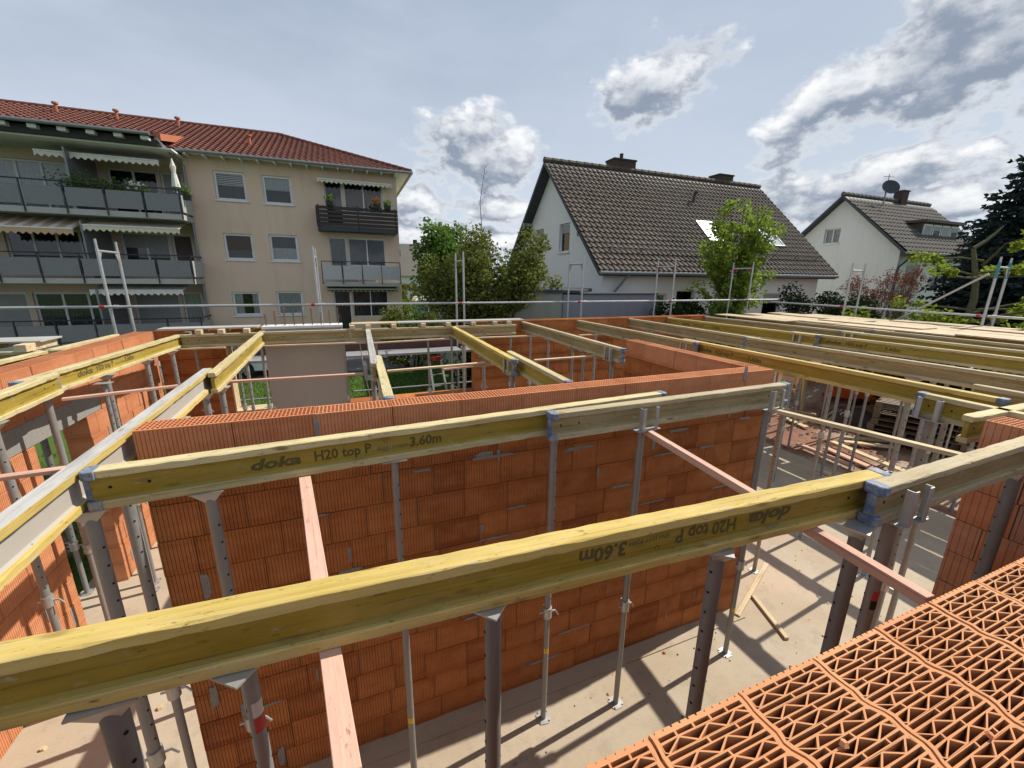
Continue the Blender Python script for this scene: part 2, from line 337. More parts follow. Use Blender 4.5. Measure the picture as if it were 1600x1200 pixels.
def thing(name, label, cat, loc=(0,0,0), rz=0, group=None):
    o = bpy.data.objects.new(name, None); COL.objects.link(o); o.location = loc; o.rotation_euler = (0,0,rz); o.empty_display_size = .2
    return tag(o, label, cat, group)
def struct(o): o['kind'] = 'structure'; return o
def copy_tree(o, parent=None):
    c = o.copy(); COL.objects.link(c); c.parent = parent
    for ch in list(o.children): copy_tree(ch, c)
    return c

# ------------------------------------------------------------------ ground
def gz(x, y):     # terrain height
    h = -.12
    def sst(a, b, v):
        t_ = min(1, max(0, (v-a)/(b-a))); return t_*t_*(3-2*t_)
    out_ = max(sst(8.9, 11.5, y), sst(13.5, 16.5, x))
    return h + out_*(.35 + .75*sst(3.0, 6.5, x))
g = MB(); xs = [-400,-120,-60,-30,-20,-15,-12,-9,-7,-5,-4.2,-3.5,-2,0,2,3,4,5,6,7,8,9,10,11,12,13,14,15,16,17,19,22,26,32,40,60,120,400]
ys = [-200,-60,-20,-8,-3,-1,0,2,4,6,8,8.8,9.2,9.6,10,10.5,11,11.5,12,13,15,18,22,26,32,40,60,120,400,900]
for y in ys:
    for x in xs: g.v.append((x, y, gz(x, y)))
nx = len(xs)
for j in range(len(ys)-1):
    for i in range(nx-1): g.f.append((j*nx+i, j*nx+i+1, (j+1)*nx+i+1, (j+1)*nx+i)); g.mi.append(0)
struct(g.build('ground', 'lawn_ground', smooth_=True))
s = MB(); s.box((-3.4,-1.2,-.3),(9.42,8.72,0)); struct(s.build('floor_slab', 'concrete_floor'))
# bare soil inside the shell, east of the slab, with real relief
s = MB(); nxs, nys = 90, 110; rs = random.Random(3)
import mathutils.noise as mno
for j in range(nys+1):
    for i in range(nxs+1):
        x = 9.43 + 14*i/nxs; y = -4 + 20*j/nys
        h = -.09 + .10*mno.noise(Vector((x*1.3, y*1.3, 0))) + .05*mno.noise(Vector((x*5, y*5, 4))) - .06*(1 if x < 9.6 else 0); h = max(h + gz(x, y) + .12, gz(x, y) + .07)
        s.v.append((x, y, h))
for j in range(nys):
    for i in range(nxs): a_ = j*(nxs+1)+i; s.f.append((a_, a_+1, a_+nxs+2, a_+nxs+1)); s.mi.append(0)
struct(s.build('soil_ground', 'soil', smooth_=True))
s = MB(); s.box((-1.235,2.745,.0),(4.12,2.95,.014)); struct(s.build('mortar_strip', 'concrete_floor'))
s = MB(); s.box((-30, 17.2, .20),(3.6, 21.6, .262)); struct(s.build('street', 'asphalt'))

# ------------------------------------------------------------------ bricks
def face_poly(L, n, gw=.0045, gd=.004):
    """grooved line from (0,0) to (L,0), grooves go to +y"""
    p = [(0., 0.)]; pitch = L/n
    for i in range(n):
        c_ = (i+.5)*pitch; p += [(c_-gw/2, 0), (c_-gw*.3, gd), (c_+gw*.3, gd), (c_+gw/2, 0)]
    p.append((L, 0.)); return p
def inset_poly(P, t_):
    n = len(P); out_ = []
    for i in range(n):
        a_ = Vector(P[i-1]); b_ = Vector(P[i]); c_ = Vector(P[(i+1) % n])
        d1 = (b_-a_).normalized(); d2 = (c_-b_).normalized(); n1 = Vector((-d1.y, d1.x)); n2 = Vector((-d2.y, d2.x))
        k = n1+n2; den = 1+n1.dot(n2); q = b_ + k*(t_/max(.25, den)); out_.append((q.x, q.y))
    return out_
def cell_hole(mb, P, t_, z, depth):
    """polygon cell (counter-clockwise): web ring + hole walls + bottom"""
    I = inset_poly(P, t_); n = len(P)
    vv = [(x, y, z) for x, y in P] + [(x, y, z) for x, y in I] + [(x, y, z-depth) for x, y in I]
    fs = [(i, (i+1) % n, n+(i+1) % n, n+i) for i in range(n)] + [(n+i, n+(i+1) % n, 2*n+(i+1) % n, 2*n+i) for i in range(n)] + [tuple(range(2*n, 3*n))]
    mb.add(vv, fs)
BC = {}
def brick_mesh(L, T, H=.2455, holes=False, mat='clay_brick', pitch=.0215, seed=0):
    key = (round(L, 3), T, H, holes, mat, pitch)
    if key in BC: return BC[key]
    mb = MB(); n = max(2, int(round(L/pitch)))
    fr_ = face_poly(L, n); bk = [(L-x, T-y) for x, y in fr_]
    ol = fr_+bk; k_ = len(ol); ch = .0032
    def off_(o_): return [(x, y+o_ if y < T/2 else y-o_) for x, y in ol]
    lv = [(0, ch), (.0045, 0), (H-.0045, 0), (H, 0 if holes else ch)]; vv = [(x, y, z_) for z_, o_ in lv for x, y in off_(o_)]
    fs = [(r_*k_+i, r_*k_+(i+1) % k_, (r_+1)*k_+(i+1) % k_, (r_+1)*k_+i) for r_ in range(3) for i in range(k_)] + [tuple(range(k_-1, -1, -1))]
    if not holes: fs.append(tuple(range(3*k_, 4*k_)))
    mb.add(vv, fs)
    if holes:
        ya, yb = .014, T-.014
        for P, yy in ((fr_, ya), (bk, yb)):
            Q = P + [(P[-1][0], yy), (P[0][0], yy)]; mb.add([(x, y, H) for x, y in Q], [tuple(range(len(Q)))])
        rows = max(3, int(round((yb-ya)/.034))); cols = max(3, int(round(L/.025)))
        for r_ in range(rows):
            for c_ in range(cols):
                x0, x1 = L*c_/cols, L*(c_+1)/cols; y0, y1 = ya+(yb-ya)*r_/rows, ya+(yb-ya)*(r_+1)/rows
                cell_hole(mb, [(x0,y0),(x1,y0),(x1,y1),(x0,y1)], .0036, H, .11)
    BC[key] = mb.mesh('brick', mat); return BC[key]
def wall(name, label, org, ang, length, T, courses=12, lens=(.498,.373,.30,.373,.25), openings=(), mat='clay_brick', top_joints=None, seed=1, z0=0., holes=True, pitch=.0215, top_mat=None):
    """local x along the wall, local y = thickness (to the left of x)"""
    root = thing(name, label, 'wall', (org[0], org[1], z0), ang); rs = random.Random(seed)
    spans = [(0, length)]
    light_seal = MB()
    for k in range(courses):
        za, zb = k*.25, k*.25+.25
        cuts = sorted((a_, b_) for a_, b_, c_, d_ in openings if c_ < zb-.02 and d_ > za+.02)
        segs = []; p = 0
        for a_, b_ in cuts: segs.append((p, a_)); p = b_
        segs.append((p, length))
        for a_, b_ in segs:
            if b_-a_ < .06: continue
            top = k == courses-1
            if k < courses-1: light_seal.box((a_+.012, .012, za+.001), (b_-.012, T-.012, zb-.0065))
            else: light_seal.box((a_+.012, .012, za+.001), (b_-.012, T-.012, za+.1))
            if top and top_joints: js = sorted(j for j in top_joints if a_ < j < b_)
            else:
                js = []; x = a_ + rs.choice((.12, .25, .19, .31)) if rs.random() < .75 else a_ + rs.choice(lens)
                while x < b_-.1: js.append(x); x += rs.choice(lens)
            e = [a_]+js+[b_]
            for x0, x1 in zip(e[:-1], e[1:]):
                L = round(x1-x0-.0045, 3) if False else round((x1-x0-.006)/.005)*.005
                if L < .04: continue
                me = brick_mesh(L, T, .2455, top and holes, (top_mat or mat) if top else mat, pitch)
                inst('brick', me, root, (x0 + (x1-x0-L)/2, rs.uniform(-.004, .004), za + rs.uniform(0, .001)))
    light_seal.build('mortar', 'mortar', root)  # inner core added to stop light leaking through the joints
    return root
def patch(root, x, z, wd, ht, y=-.004, n=7, seed=0, face=-1):
    """irregular smear of mortar on a wall face"""
    rs = random.Random(seed); P = []; y -= .00012*(seed % 37)
    for i in range(n*2):
        t_ = 2*math.pi*i/(n*2); r_ = 1 + rs.uniform(-.3, .15)
        P.append((x + wd/2*max(-1, min(1, 1.25*math.cos(t_)))*r_, z + ht/2*max(-1, min(1, 1.25*math.sin(t_)))*r_))
    mb = MB(); k = len(P); vv = [(a_, y, b_) for a_, b_ in P] + [(a_, y+.008, b_) for a_, b_ in P]
    mb.add(vv, [tuple(range(k)), tuple(range(2*k-1, k-1, -1))] + [(i, k+i, k+(i+1) % k, (i+1) % k) for i in range(k)]); return mb.build('mortar_patch', 'mortar', root)

WT = 3.0
# wall M: the long wall across the middle (front face y = 2.911)
MJ = [PZ(x, 673.5-(x-204.5)*.0965, WT).x + 1.229 for x in (361, 490, 613, 720, 817, 901, 978, 1047, 1110, 1168)]
wm = wall('brick_wall', 'long orange hollow brick wall across the middle, behind the beam with upright printing', (-1.229, 2.911), 0, 5.342, .19, seed=4, top_joints=MJ, top_mat='clay_brick_fresh')
for i, (px, py, a_, b_) in enumerate(((322, 915, .05, .2), (343, 890, .03, .12), (495, 668, .03, .17), (757, 710, .16, .05), (1022, 690, .04, .2), (905, 700, .3, .03), (1165, 583, .04, .16), (1140, 642, .035, .16),
                                      (1060, 672, .24, .03), (660, 735, .14, .02), (385, 1120, .05, .25), (335, 1090, .05, .2), (440, 1180, .05, .2), (1040, 960, .02, .1))):
    q = PY(px, py, 2.911); patch(wm, q.x+1.229, q.z, a_, b_, -.0035, seed=i)
rs = random.Random(91)
for i in range(26):
    kz = rs.randrange(1, 12); patch(wm, rs.uniform(.2, 5.1), kz*.25-.004, rs.uniform(.10, .42), rs.uniform(.012, .026), -.0045, n=14, seed=200+i)
for i in range(8): patch(wm, rs.uniform(.2, 5.1), rs.uniform(.2, 2.6), rs.uniform(.015, .03), rs.uniform(.05, .16), -.0045, n=9, seed=260+i)
# wall R: short wall going back from M's right end
wall('brick_wall', 'orange brick wall running back from the middle wall to a free end', (4.125, 3.105), R(90), 2.10, .175, seed=9, top_mat='clay_brick_fresh')
# left wall with door
wl = wall('brick_wall', 'sunlit orange brick wall with a doorway under a concrete lintel', (-2.95, 1.2), R(90), 7.12, .24, lens=(.373,), seed=12, mat='clay_brick_fresh',
     openings=((4.0, 4.91, 0, 2.25), (3.66, 5.25, 2.25, 2.5)), top_joints=[PZ(x, y, WT).y-1.2 for x, y in ((41.5,572),(82,562),(114.5,552.5),(143,544),(169,537.5),(193,531),(210,525.5))] + [.1+.373*k for k in range(12) if .1+.373*k < 4.1])
b = MB(); b.box((3.66, .002, 2.251), (5.25, .238, 2.499)); b.build('lintel', 'mortar', wl, bevel=.006)
for i, (yy, z, a_, b_) in enumerate(((5.0, 1.6, .06, .25), (4.75, .7, .06, .22), (5.05, .35, .06, .25), (6.5, 1.9, .05, .2), (6.45, 1.1, .05, .2), (6.35, .25, .12, .2), (4.4, 2.1, .06, .22), (4.3, .5, .07, .25))):
    patch(wl, yy-1.2, z, a_, b_, -.0035, seed=40+i)
# back wall with two strip windows
wb = wall('brick_wall', 'orange brick rear wall with strip openings, scaffold standing behind it', (-2.95, 8.36), 0, 11.95, .30, lens=(.373, .498, .435), seed=15, mat='clay_brick',
     openings=((.95, 5.42, 1.5, 2.75), (1.58, 5.42, 2.75, 3.0)))
b = MB()
for a_, c_ in (((.95, -.012, 1.5), (.975, .31, 2.75)), ((.975, -.012, 1.5), (1.56, .31, 1.525))): b.box(a_, c_)
b.build('window_lining', 'tan_batten', wb)
# right pier
wp = wall('brick_wall', 'pale ridged brick pier rising beside the right-hand beams', (4.19, -.9), R(90), 2.175, .24, lens=(.24, .373), seed=21, mat='clay_brick_pale', pitch=.036)
# wall under the camera: plain courses, then a top course of large hollow blocks
wc = wall('brick_wall', 'wide wall topped with large hollow clay blocks with zigzag webs', (-1.6, .115), 0, 5.4, .365, courses=11, lens=(.498,), seed=30, mat='clay_brick_fresh', holes=False)
def big_block(seed=0):
    mb = MB(); W, Dp, H = .2418, .365, .2475
    def sh(y):            # the tongue and groove joint steps sideways in the middle of the block
        u_ = y/Dp
        if u_ < .33: k = 0
        elif u_ < .40: k = (u_-.33)/.07
        elif u_ < .60: k = 1
        elif u_ < .67: k = (.67-u_)/.07
        else: k = 0
        return .014*k + .0022*math.sin(y*95) + .0012*math.sin(y*210+1)
    def jit(x, y): q_ = Vector((x*38+seed*7.3, y*38, seed)); return .0011*mno.noise(q_), .0011*mno.noise(q_+Vector((9, 5, 2)))
    def M_(P):
        o_ = []
        for x, y in P:
            jx, jy = jit(x, y) if (.012 < y < .353 and .008 < x < W-.008) else (0, 0); o_.append((x+sh(y)+jx, y+jy))
        return o_
    ys_ = [Dp*k/24 for k in range(25)]
    n_ = 11; fr_ = [(x, y) for x, y in face_poly(W, n_, .006, .0045)]; bk = [(W-x, Dp-y) for x, y in fr_]
    outl = fr_ + [(W+sh(y), y) for y in ys_[1:-1]] + bk + [(sh(y), y) for y in ys_[::-1][1:-1]]
    mb.extr(outl, 0, H, top=False)
    rim, sr = .010, .0080
    for P, yy in ((fr_, rim), (bk, Dp-rim)):
        Q = P + [(P[-1][0]+sh(yy), yy), (P[0][0]+sh(yy), yy)]; mb.add([(x, y, H) for x, y in Q], [tuple(range(len(Q)))])
    # side rims as strips
    rows = []; y = rim; kinds = []
    pat = ['r', 'z'] * 10 + ['r']; tot = sum(.0128 if p_ == 'r' else .0190 for p_ in pat); sc = (Dp-2*rim)/tot
    for i, p_ in enumerate(pat):
        h_ = (.0128 if p_ == 'r' else .0190)*sc; rows.append((y, y+h_, p_)); y += h_
    for ri, (ya, yb, kd) in enumerate(rows):
        for xa, xb in ((0, sr), (W-sr, W)):
            mb.add([(x_+sh(y_), y_, H) for x_, y_ in ((xa,ya),(xb,ya),(xb,yb),(xa,yb))], [(0,1,2,3)])
        x0, x1 = sr, W-sr
        if kd == 'r':
            n2 = 5 if ri in (0, len(rows)-1) else 3
            o_ = 0 if n2 == 5 else (.36 if (ri//2) % 2 else -.42)
            xsx = [x0]+[x0+(x1-x0)*(i+o_)/n2 for i in range(1, n2)]+[x1]
            for a_, b_ in zip(xsx[:-1], xsx[1:]): cell_hole(mb, M_([(a_,ya),(b_,ya),(b_,yb),(a_,yb)]), .0023, H, .19)
        else:
            n2 = 3; ph = .25 if (ri//2) % 2 else .75; st = (x1-x0)/n2
            pts = [x0+st*(i*.5+ph*.5) for i in range(-1, 2*n2+2)]
            # zigzag line alternating between ya and yb
            zz = []
            for i, px in enumerate(pts): zz.append((px, ya if i % 2 else yb))
            for i in range(len(zz)-1):
                pass
            # triangles between successive vertices on the same side
            for i in range(len(zz)-2):
                a_, b_, c_ = zz[i], zz[i+1], zz[i+2]
                if a_[0] >= x1-1e-6 or c_[0] <= x0+1e-6: continue
                def cl(poly, lim, keep):
                    o2 = []
                    for q in range(len(poly)):
                        p1, p2 = poly[q], poly[(q+1) % len(poly)]; i1 = keep(p1[0]); i2 = keep(p2[0])
                        if i1: o2.append(p1)
                        if i1 != i2: t_ = (lim-p1[0])/(p2[0]-p1[0]); o2.append((lim, p1[1]+t_*(p2[1]-p1[1])))
                    return o2
                T_ = [a_, c_, b_] if a_[1] == ya else [c_, a_, b_]
                T_ = cl(T_, x0, lambda v: v >= x0-1e-9)
                T_ = cl(T_, x1, lambda v: v <= x1+1e-9) if T_ else T_
                U = []
                for p_ in T_:
                    if not U or (abs(p_[0]-U[-1][0])+abs(p_[1]-U[-1][1])) > 1e-5: U.append(p_)
                if len(U) > 1 and (abs(U[0][0]-U[-1][0])+abs(U[0][1]-U[-1][1])) < 1e-5: U.pop()
                if len(U) < 3: continue
                ar = sum(U[q][0]*U[(q+1) % len(U)][1]-U[(q+1) % len(U)][0]*U[q][1] for q in range(len(U)))/2
                if ar < 0: U = U[::-1]; ar = -ar
                if ar < 5e-5: mb.add([(x_+sh(y_), y_, H) for x_, y_ in U], [tuple(range(len(U)))])
                else: cell_hole(mb, M_(U), .0023, H, .19)
    return mb.mesh('hollow_block', 'clay_block')
bbs = [big_block(k) for k in range(4)]
x_j = PZ(1269, 1025, WT).x
for i in range(-11, 12):
    o = inst('hollow_block', bbs[i*3 % 4], wc, (x_j + .248*i + 1.6, random.uniform(-.002, .002), 2.751 + random.uniform(-.0025, .0015)), (random.uniform(-.004, .004), random.uniform(-.004, .004), random.uniform(-.006, .006)))
# concrete panel standing in the rear opening, rebar hoops in its top
cw = thing('concrete_panel', 'bare grey concrete wall panel with steel bars in its top', 'wall', (-1.37, 8.10, 0))
b = MB(); b.box((0, 0, 0), (1.26, .25, 3.0)); b.build('panel', 'concrete', cw, bevel=.01)
b = MB(); b.box((-.01, -.02, 3.001), (1.27, .30, 3.045)); b.build('insulation_strip', 'styrofoam', cw)
for i in range(9):
    b = MB(); x = .05 + i*.145; h_ = 3.26 + .04*((i*7) % 3); b.tube((x, .07, 2.9), (x, .07, h_), .006, n=6); b.tube((x, .19, 2.9), (x, .19, h_), .006, n=6); b.tube((x, .07, h_), (x, .19, h_), .006, n=6); b.build('rebar_hoop', 'rebar', cw)

# ------------------------------------------------------------------ formwork beams
BT, BH = 2.98, .20
def text_mesh(body, size, shear=0., bold=0., sx=1.):
    c = bpy.data.curves.new('t', 'FONT'); c.body = body; c.size = size; c.shear = shear; c.offset = bold; c.resolution_u = 2
    o = bpy.data.objects.new('t', c); COL.objects.link(o); dg = bpy.context.evaluated_depsgraph_get()
    me = bpy.data.meshes.new_from_object(o.evaluated_get(dg)); bpy.data.objects.remove(o); bpy.data.curves.remove(c)
    for v in me.vertices: v.co.x *= sx
    me.materials.append(MATS['ink']) if not me.materials else None
    me.materials[0] = MATS['ink']; return me
TXT = {}
def printing(parent, x0, yface, flip=False, side=-1):
    """the stamped lettering on a beam web; side -1 = on the -y face"""
    items = [('doka', .084, .22, .0035, 1.50, 0., -.03), ('H20 top P', .086, 0, .0025, .88, .32, -.03), ('EN13377 P20M', .030, 0, 0, 1.0, .67, -.028), ('\u25b3 U', .030, 0, 0, 1.2, .71, .018), ('3.60m', .084, .06, .003, 1.0, .865, -.03)]
    for body, size, shr, bold, sx, dx, dz in items:
        if body not in TXT: TXT[body] = text_mesh(body.replace('\u25b3 U', 'U'), size, shr, bold, sx)
        rz = 0 if side == -1 else math.pi
        sgn = 1 if side == -1 else -1
        if not flip: o = inst('lettering', TXT[body], parent, (x0+sgn*dx, yface, .10+dz), (R(90), 0, rz))
        else: o = inst('lettering', TXT[body], parent, (x0-sgn*dx, yface, .10-dz), (R(90), R(180), rz))
def beam(label, p, q, style='yellow', caps=(1, 1), text=None, group=None, top=BT, grey_top=False, name='formwork_beam'):
    p = Vector((p[0], p[1])); q = Vector((q[0], q[1])); d = q-p; L = d.length; a = math.atan2(d.y, d.x)
    t = thing(name, label, 'beam', (p.x, p.y, top-BH), a, group)
    fl_, wb_ = {'yellow': ('beam_flange', 'beam_web'), 'bright': ('beam_flange_yellow', 'beam_web'), 'old': ('beam_flange_old', 'beam_web_old')}[style]
    for nm, z0, z1 in (('top_flange', .16, .20), ('bottom_flange', 0, .04)):
        b = MB(); rs_ = random.Random(int(p.x*977+p.y*331+z0*50)); n_ = max(6, int(L/.07)); st = []
        for i_ in range(n_+1):
            x_ = L*i_/n_; e_ = .010 if i_ in (0, n_) else 0
            hw = .04-e_+rs_.uniform(-.0012, .0008); cs = [(.0022+.007*max(0, rs_.random()-.55)**1.0*2) for _ in range(4)]
            st.append([(x_, y_, z_) for y_, z_ in ((-hw+cs[0], z0), (hw-cs[1], z0), (hw, z0+cs[1]), (hw, z1-cs[2]), (hw-cs[2], z1), (-hw+cs[3], z1), (-hw, z1-cs[3]), (-hw, z0+cs[0]))])
        vv = [q_ for r__ in st for q_ in r__]; fs = [(8*i_+k_, 8*i_+8+k_, 8*i_+8+(k_+1) % 8, 8*i_+(k_+1) % 8) for i_ in range(n_) for k_ in range(8)]
        fs += [tuple(range(8)), tuple(range(8*n_+7, 8*n_-1, -1))]; b.add(vv, [f_[::-1] for f_ in fs]); o = b.build(nm, fl_, t)
    b = MB(); b.extr([(.01,-.0135),(L-.01,-.0135),(L-.01,.0135),(.01,.0135)], .04, .16)
    for sy in (-1, 1):       # glue fillets where web meets flange
        for z0, z1 in ((.0401, .052), (.1599, .148)):
            vv = [(.02, sy*.0134, z0), (L-.02, sy*.0134, z0), (L-.02, sy*.024, z0), (.02, sy*.024, z0), (.02, sy*.0134, z1), (L-.02, sy*.0134, z1)]
            b.add(vv, [(0,1,5,4), (3,2,5,4), (0,3,4), (1,2,5)])
    b.build('web', wb_, t)
    if grey_top:
        b = MB(); b.box((.03, -.0385, .2005), (L-.03, .0365, .203)); b.build('cement_film', 'grey_board', t)
    b = MB()
    for x in (.09, .24, L-.24, L-.09):
        for sy in (-1, 1): b.tube((x, sy*.0130, .10), (x, sy*.0146, .10), .008, n=10)
    b.build('bore_holes', 'hole_black', t)['kind'] = 'stuff'
    for e, x in zip(caps, (0, L)):
        if not e: continue
        s_ = 1 if x == 0 else -1; b = MB()
        for z0, z1 in ((-.003, .045), (.155, .203)):
            P = [(x-s_*.004, -.030), (x+s_*.012, -.044), (x+s_*.055, -.044), (x+s_*.055, .044), (x+s_*.012, .044), (x-s_*.004, .030)]
            b.extr(P if s_ > 0 else P[::-1], z0, z1)
        b.box((min(x-s_*.004, x+s_*.02), -.018, .0452), (max(x-s_*.004, x+s_*.02), .018, .1548)); b.build('end_cap', 'cap_blue', t, bevel=.004)
    if text:
        for x0, side, flip in text: printing(t, x0, side*.0145, flip, side)
    return t
def on_line2(pq, px):
    best = None
    for i in range(801):
        w_ = pq[0] + (pq[1]-pq[0])*(i/800); d = w_ - Vector((0, 0, .1)) - CP; u_ = 800+F*d.dot(rt)/d.dot(fw)
        if best is None or abs(u_-px) < best[0]: best = (abs(u_-px), w_)
    return best[1]
def ends(a, b, z=BT): return PZ(*a, z), PZ(*b, z)
n0, n1 = ends((2, 1018), (1380, 736)); dn = (n1-n0).normalized()
N1 = (n1-dn*3.60, n1)
beam('bright yellow beam nearest the hollow blocks, its lettering upside down', N1[0], N1[1], 'bright', (1, 1), [((on_line2(N1, 1232)-N1[0]).length, -1, True)])
C0, C1 = ends((1366, 758), (1600, 688)); dc = (C1-C0).normalized()
beam('worn pale beam with a blue plastic end cap lapping the upside-down printed beam', C0, C0+dc*2.6, 'old', (1, 1))
a0, a1 = ends((128, 735), (1037, 612)); beam('yellow beam with upright black lettering in front of the middle wall', a0, a1, 'yellow', (1, 1), [((on_line2((a0, a1), 390)-a0).length, -1, False)])
b0, b1 = ends((858, 645), (1230, 598)); B2B = (b0, b1)
beam('weathered beam with blue cap lapping the upright printed beam, ending at the wall corner', b0, b1, 'old', (1, 1))
g0, g1 = ends((0, 815), (325, 575)); dg_ = (g1-g0).normalized(); G1 = (g1-dg_*3.9, g1)
t_ = beam('cement-smeared grey beam with bright yellow edges passing the wall end', G1[0], G1[1], 'bright', (0, 0), grey_top=True)
for o in t_.children:
    if o.name.startswith('web'): o.data.materials[0] = MATS['concrete']
e0, e1 = ends((330, 583), (412, 515)); beam('pale yellow beam lapping the cement-smeared grey beam', e0, e1, 'yellow', (0, 0))
l0, l1 = ends((20, 598), (295, 518)); beam('pale yellow printed beam running beside the wall with the doorway', l0, l1, 'yellow', (1, 1), [(.75, -1, False)])
l2, l3 = ends((0, 613), (85, 582)); dl = (l3-l2).normalized(); beam('pale yellow beam held by a steel fork to the printed beam beside the doorway wall', l3-dl*3.6, l3, 'yellow', (0, 0))
w0, w1 = ends((0, 563), (183, 522)); dw = (w1-w0).normalized(); beam('bleached beam lying outside the wall with the doorway', w1-dw*3.6, w1, 'yellow', (0, 0))
f0, f1 = ends((574, 510), (585, 568)); beam('beam with white cement-coated top pointing at the concrete panel opening', f0, f1, 'old', (0, 0), grey_top=True)
f2, f3 = ends((590, 555), (608, 622)); df = (f3-f2).normalized(); beam('pale yellow beam with blue end lapping the cement-coated beam', f2, f3, 'yellow', (0, 1))
h0, h1 = ends((703, 507), (805, 562)); beam('clean yellow beam running from the rear opening to a lapped steel fork', h0, h1, 'bright', (0, 1))
h2, h3 = ends((795, 548), (890, 596)); beam('blue-capped beam end lapping the clean yellow beam above the middle wall', h2, h3, 'yellow', (0, 1))
k0, k1 = ends((816, 502), (975, 545)); beam('brown weathered beam ending free above the rear brick wall', k0, k1, 'old', (0, 1))
RG = 'beams laid side by side over the right-hand bay'
YB = [('long yellow printed beam nearest the brick pier in the right-hand bay', (5.02, 5.14), (4.94, 1.50), 'bright', [(.35, -1, False)]),
      ('weathered beam lapped to the long yellow printed beam, reaching the rear wall', (4.93, 8.33), (4.91, 4.74), 'old', None)]
for lb, p, q, st, tx in YB: beam(lb, p, q, st, (0, 1), tx)
for i, (p, q, st, tx) in enumerate((((6.40, 8.40), (6.30, 4.80), 'old', None), ((6.22, 5.0), (6.34, 1.4), 'old', None), ((7.55, 8.35), (7.72, 4.75), 'bright', [(.5, -1, False)]), ((7.80, 5.3), (7.98, 1.7), 'yellow', [(.6, -1, False)]),
                                    ((8.80, 8.35), (8.95, 4.75), 'old', None), ((8.86, 5.1), (8.82, 1.5), 'yellow', None), ((9.85, 8.3), (9.80, 4.7), 'old', None), ((9.72, 5.0), (9.62, 1.4), 'old', None),
                                    ((11.0, 8.3), (11.0, 4.7), 'old', None), ((11.1, 5.0), (11.05, 1.4), 'old', None), ((12.1, 8.3), (12.1, 4.7), 'old', None), ((12.2, 5.0), (12.15, 1.4), 'old', None))):
    beam('wooden formwork beam among the row of beams beyond the long yellow printed one', p, q, st, (1, 1), tx, RG)
p0 = PZ(1437, 612, BT); beam('short-looking beam with blue cap and bore holes beside the brick pier', (p0.x, p0.y), (p0.x-.12, p0.y-2.6), 'yellow', (1, 1))
q0 = PZ(1523, 600, BT); beam('rounded grey beam end between the capped beam and the printed beam', (q0.x, q0.y), (q0.x-.1, q0.y-2.4), 'old', (0, 0))
s0 = PZ(1513, 650, BT); beam('short yellow beam stub poking out behind the brick pier', (s0.x, s0.y), (s0.x+1.4, s0.y-.02), 'yellow', (0, 0))
# beams under the rear lintel formwork
beam('brown beam under the rear lintel formwork, left of the concrete panel', (-2.45, 7.86), (-1.40, 7.86), 'old', (0, 0))
beam('brown beam in front of the concrete panel top', (-1.36, 7.90), (.02, 7.90), 'old', (0, 0))
beam('long brown beam carrying cross blocks at the rear opening', (.03, 7.92), (3.2, 7.86), 'old', (0, 0))
ba = PZ(0, 549, BT); beam('brown beam outside the doorway wall carrying square blocks', (-6.2, 6.62), (-3.25, 6.70), 'old', (0, 0))
# cross blocks and boards of the lintel formwork
BG = 'square timber blocks on the rear beams'
def block(p, L=.34, s_=.085, rz=0., lab='square sawn timber block lying across a rear beam', gr=BG):
    b = MB(); b.box((-s_/2, -.08, 0), (s_/2, L, s_*.8)); o = b.build('timber_block', 'tan_batten', None, bevel=.004); o.location = p; o.rotation_euler = (0,0,rz); tag(o, lab, 'block', gr); return o
for x in (-2.20, -1.90, -1.55): block((x, 7.88, BT+.001))
for x in (.06, .33, .78, 1.32, 1.80, 2.30, 2.75, 3.05): block((x, 7.92, BT+.001))
for x in (-6.0, -5.3, -4.6, -4.05, -3.6): block((x, 6.64, BT+.001), .5, .11, 0, 'square timber block on the brown beam outside the doorway wall', 'blocks outside the doorway wall')
def board(p, q, wd, th, mat, label, cat='board', name='board', roll=(0,0,1)):
    p = Vector(p); q = Vector(q); d = q-p; t_ = MB(); L = d.length
    t_.hexa([(0,-wd/2,-th/2),(L,-wd/2,-th/2),(L,wd/2,-th/2),(0,wd/2,-th/2),(0,-wd/2,th/2),(L,-wd/2,th/2),(L,wd/2,th/2),(0,wd/2,th/2)])
    o = t_.build(name, mat, None, bevel=.002); o.location = p
    o.rotation_euler = (0, -math.atan2(d.z, math.hypot(d.x, d.y)), math.atan2(d.y, d.x)); tag(o, label, cat); return o
zb = BT+.068+.012
board((-2.75, 8.06, zb), (-1.40, 8.06, zb), .30, .022, 'grey_board', 'reddish grey board on blocks left of the concrete panel')
board((.05, 8.08, zb), (.86, 8.08, zb), .28, .022, 'board_panel', 'new yellow plank on blocks beside the concrete panel')
board((.87, 8.08, zb), (3.4, 8.04, zb), .28, .022, 'grey_board', 'long grey plank on blocks over the rear opening')
board((-6.1, 6.90, BT+.102), (-3.5, 6.96, BT+.102), .45, .022, 'grey_board', 'dark grey plank on blocks outside the doorway wall')
# slab panels already laid on the far right beams
PG = 'formwork panels on the far right beams'
rp = random.Random(5)
for j in range(6):
    for i in range(4):
        x0 = 9.40+j*.52; y0 = 8.6-i*2.02 - (.7 if j % 2 else 0)
        if j == 0 and i > 0: continue
        if j == 1 and i > 2: continue
        b = MB(); L_ = 1.98; b.box((0, -L_, 0), (.5, 0, .021)); o = b.build('formwork_panel', 'board_panel'); o.location = (x0+rp.uniform(-.03,.03), y0+rp.uniform(-.05,.02), BT+.003+(.024 if (i+j) % 3 == 0 and j else 0)); o.rotation_euler = (0, 0, rp.uniform(-.02, .02))
        tag(o, 'pale plywood formwork panel lying on the far right beams', 'panel', PG)

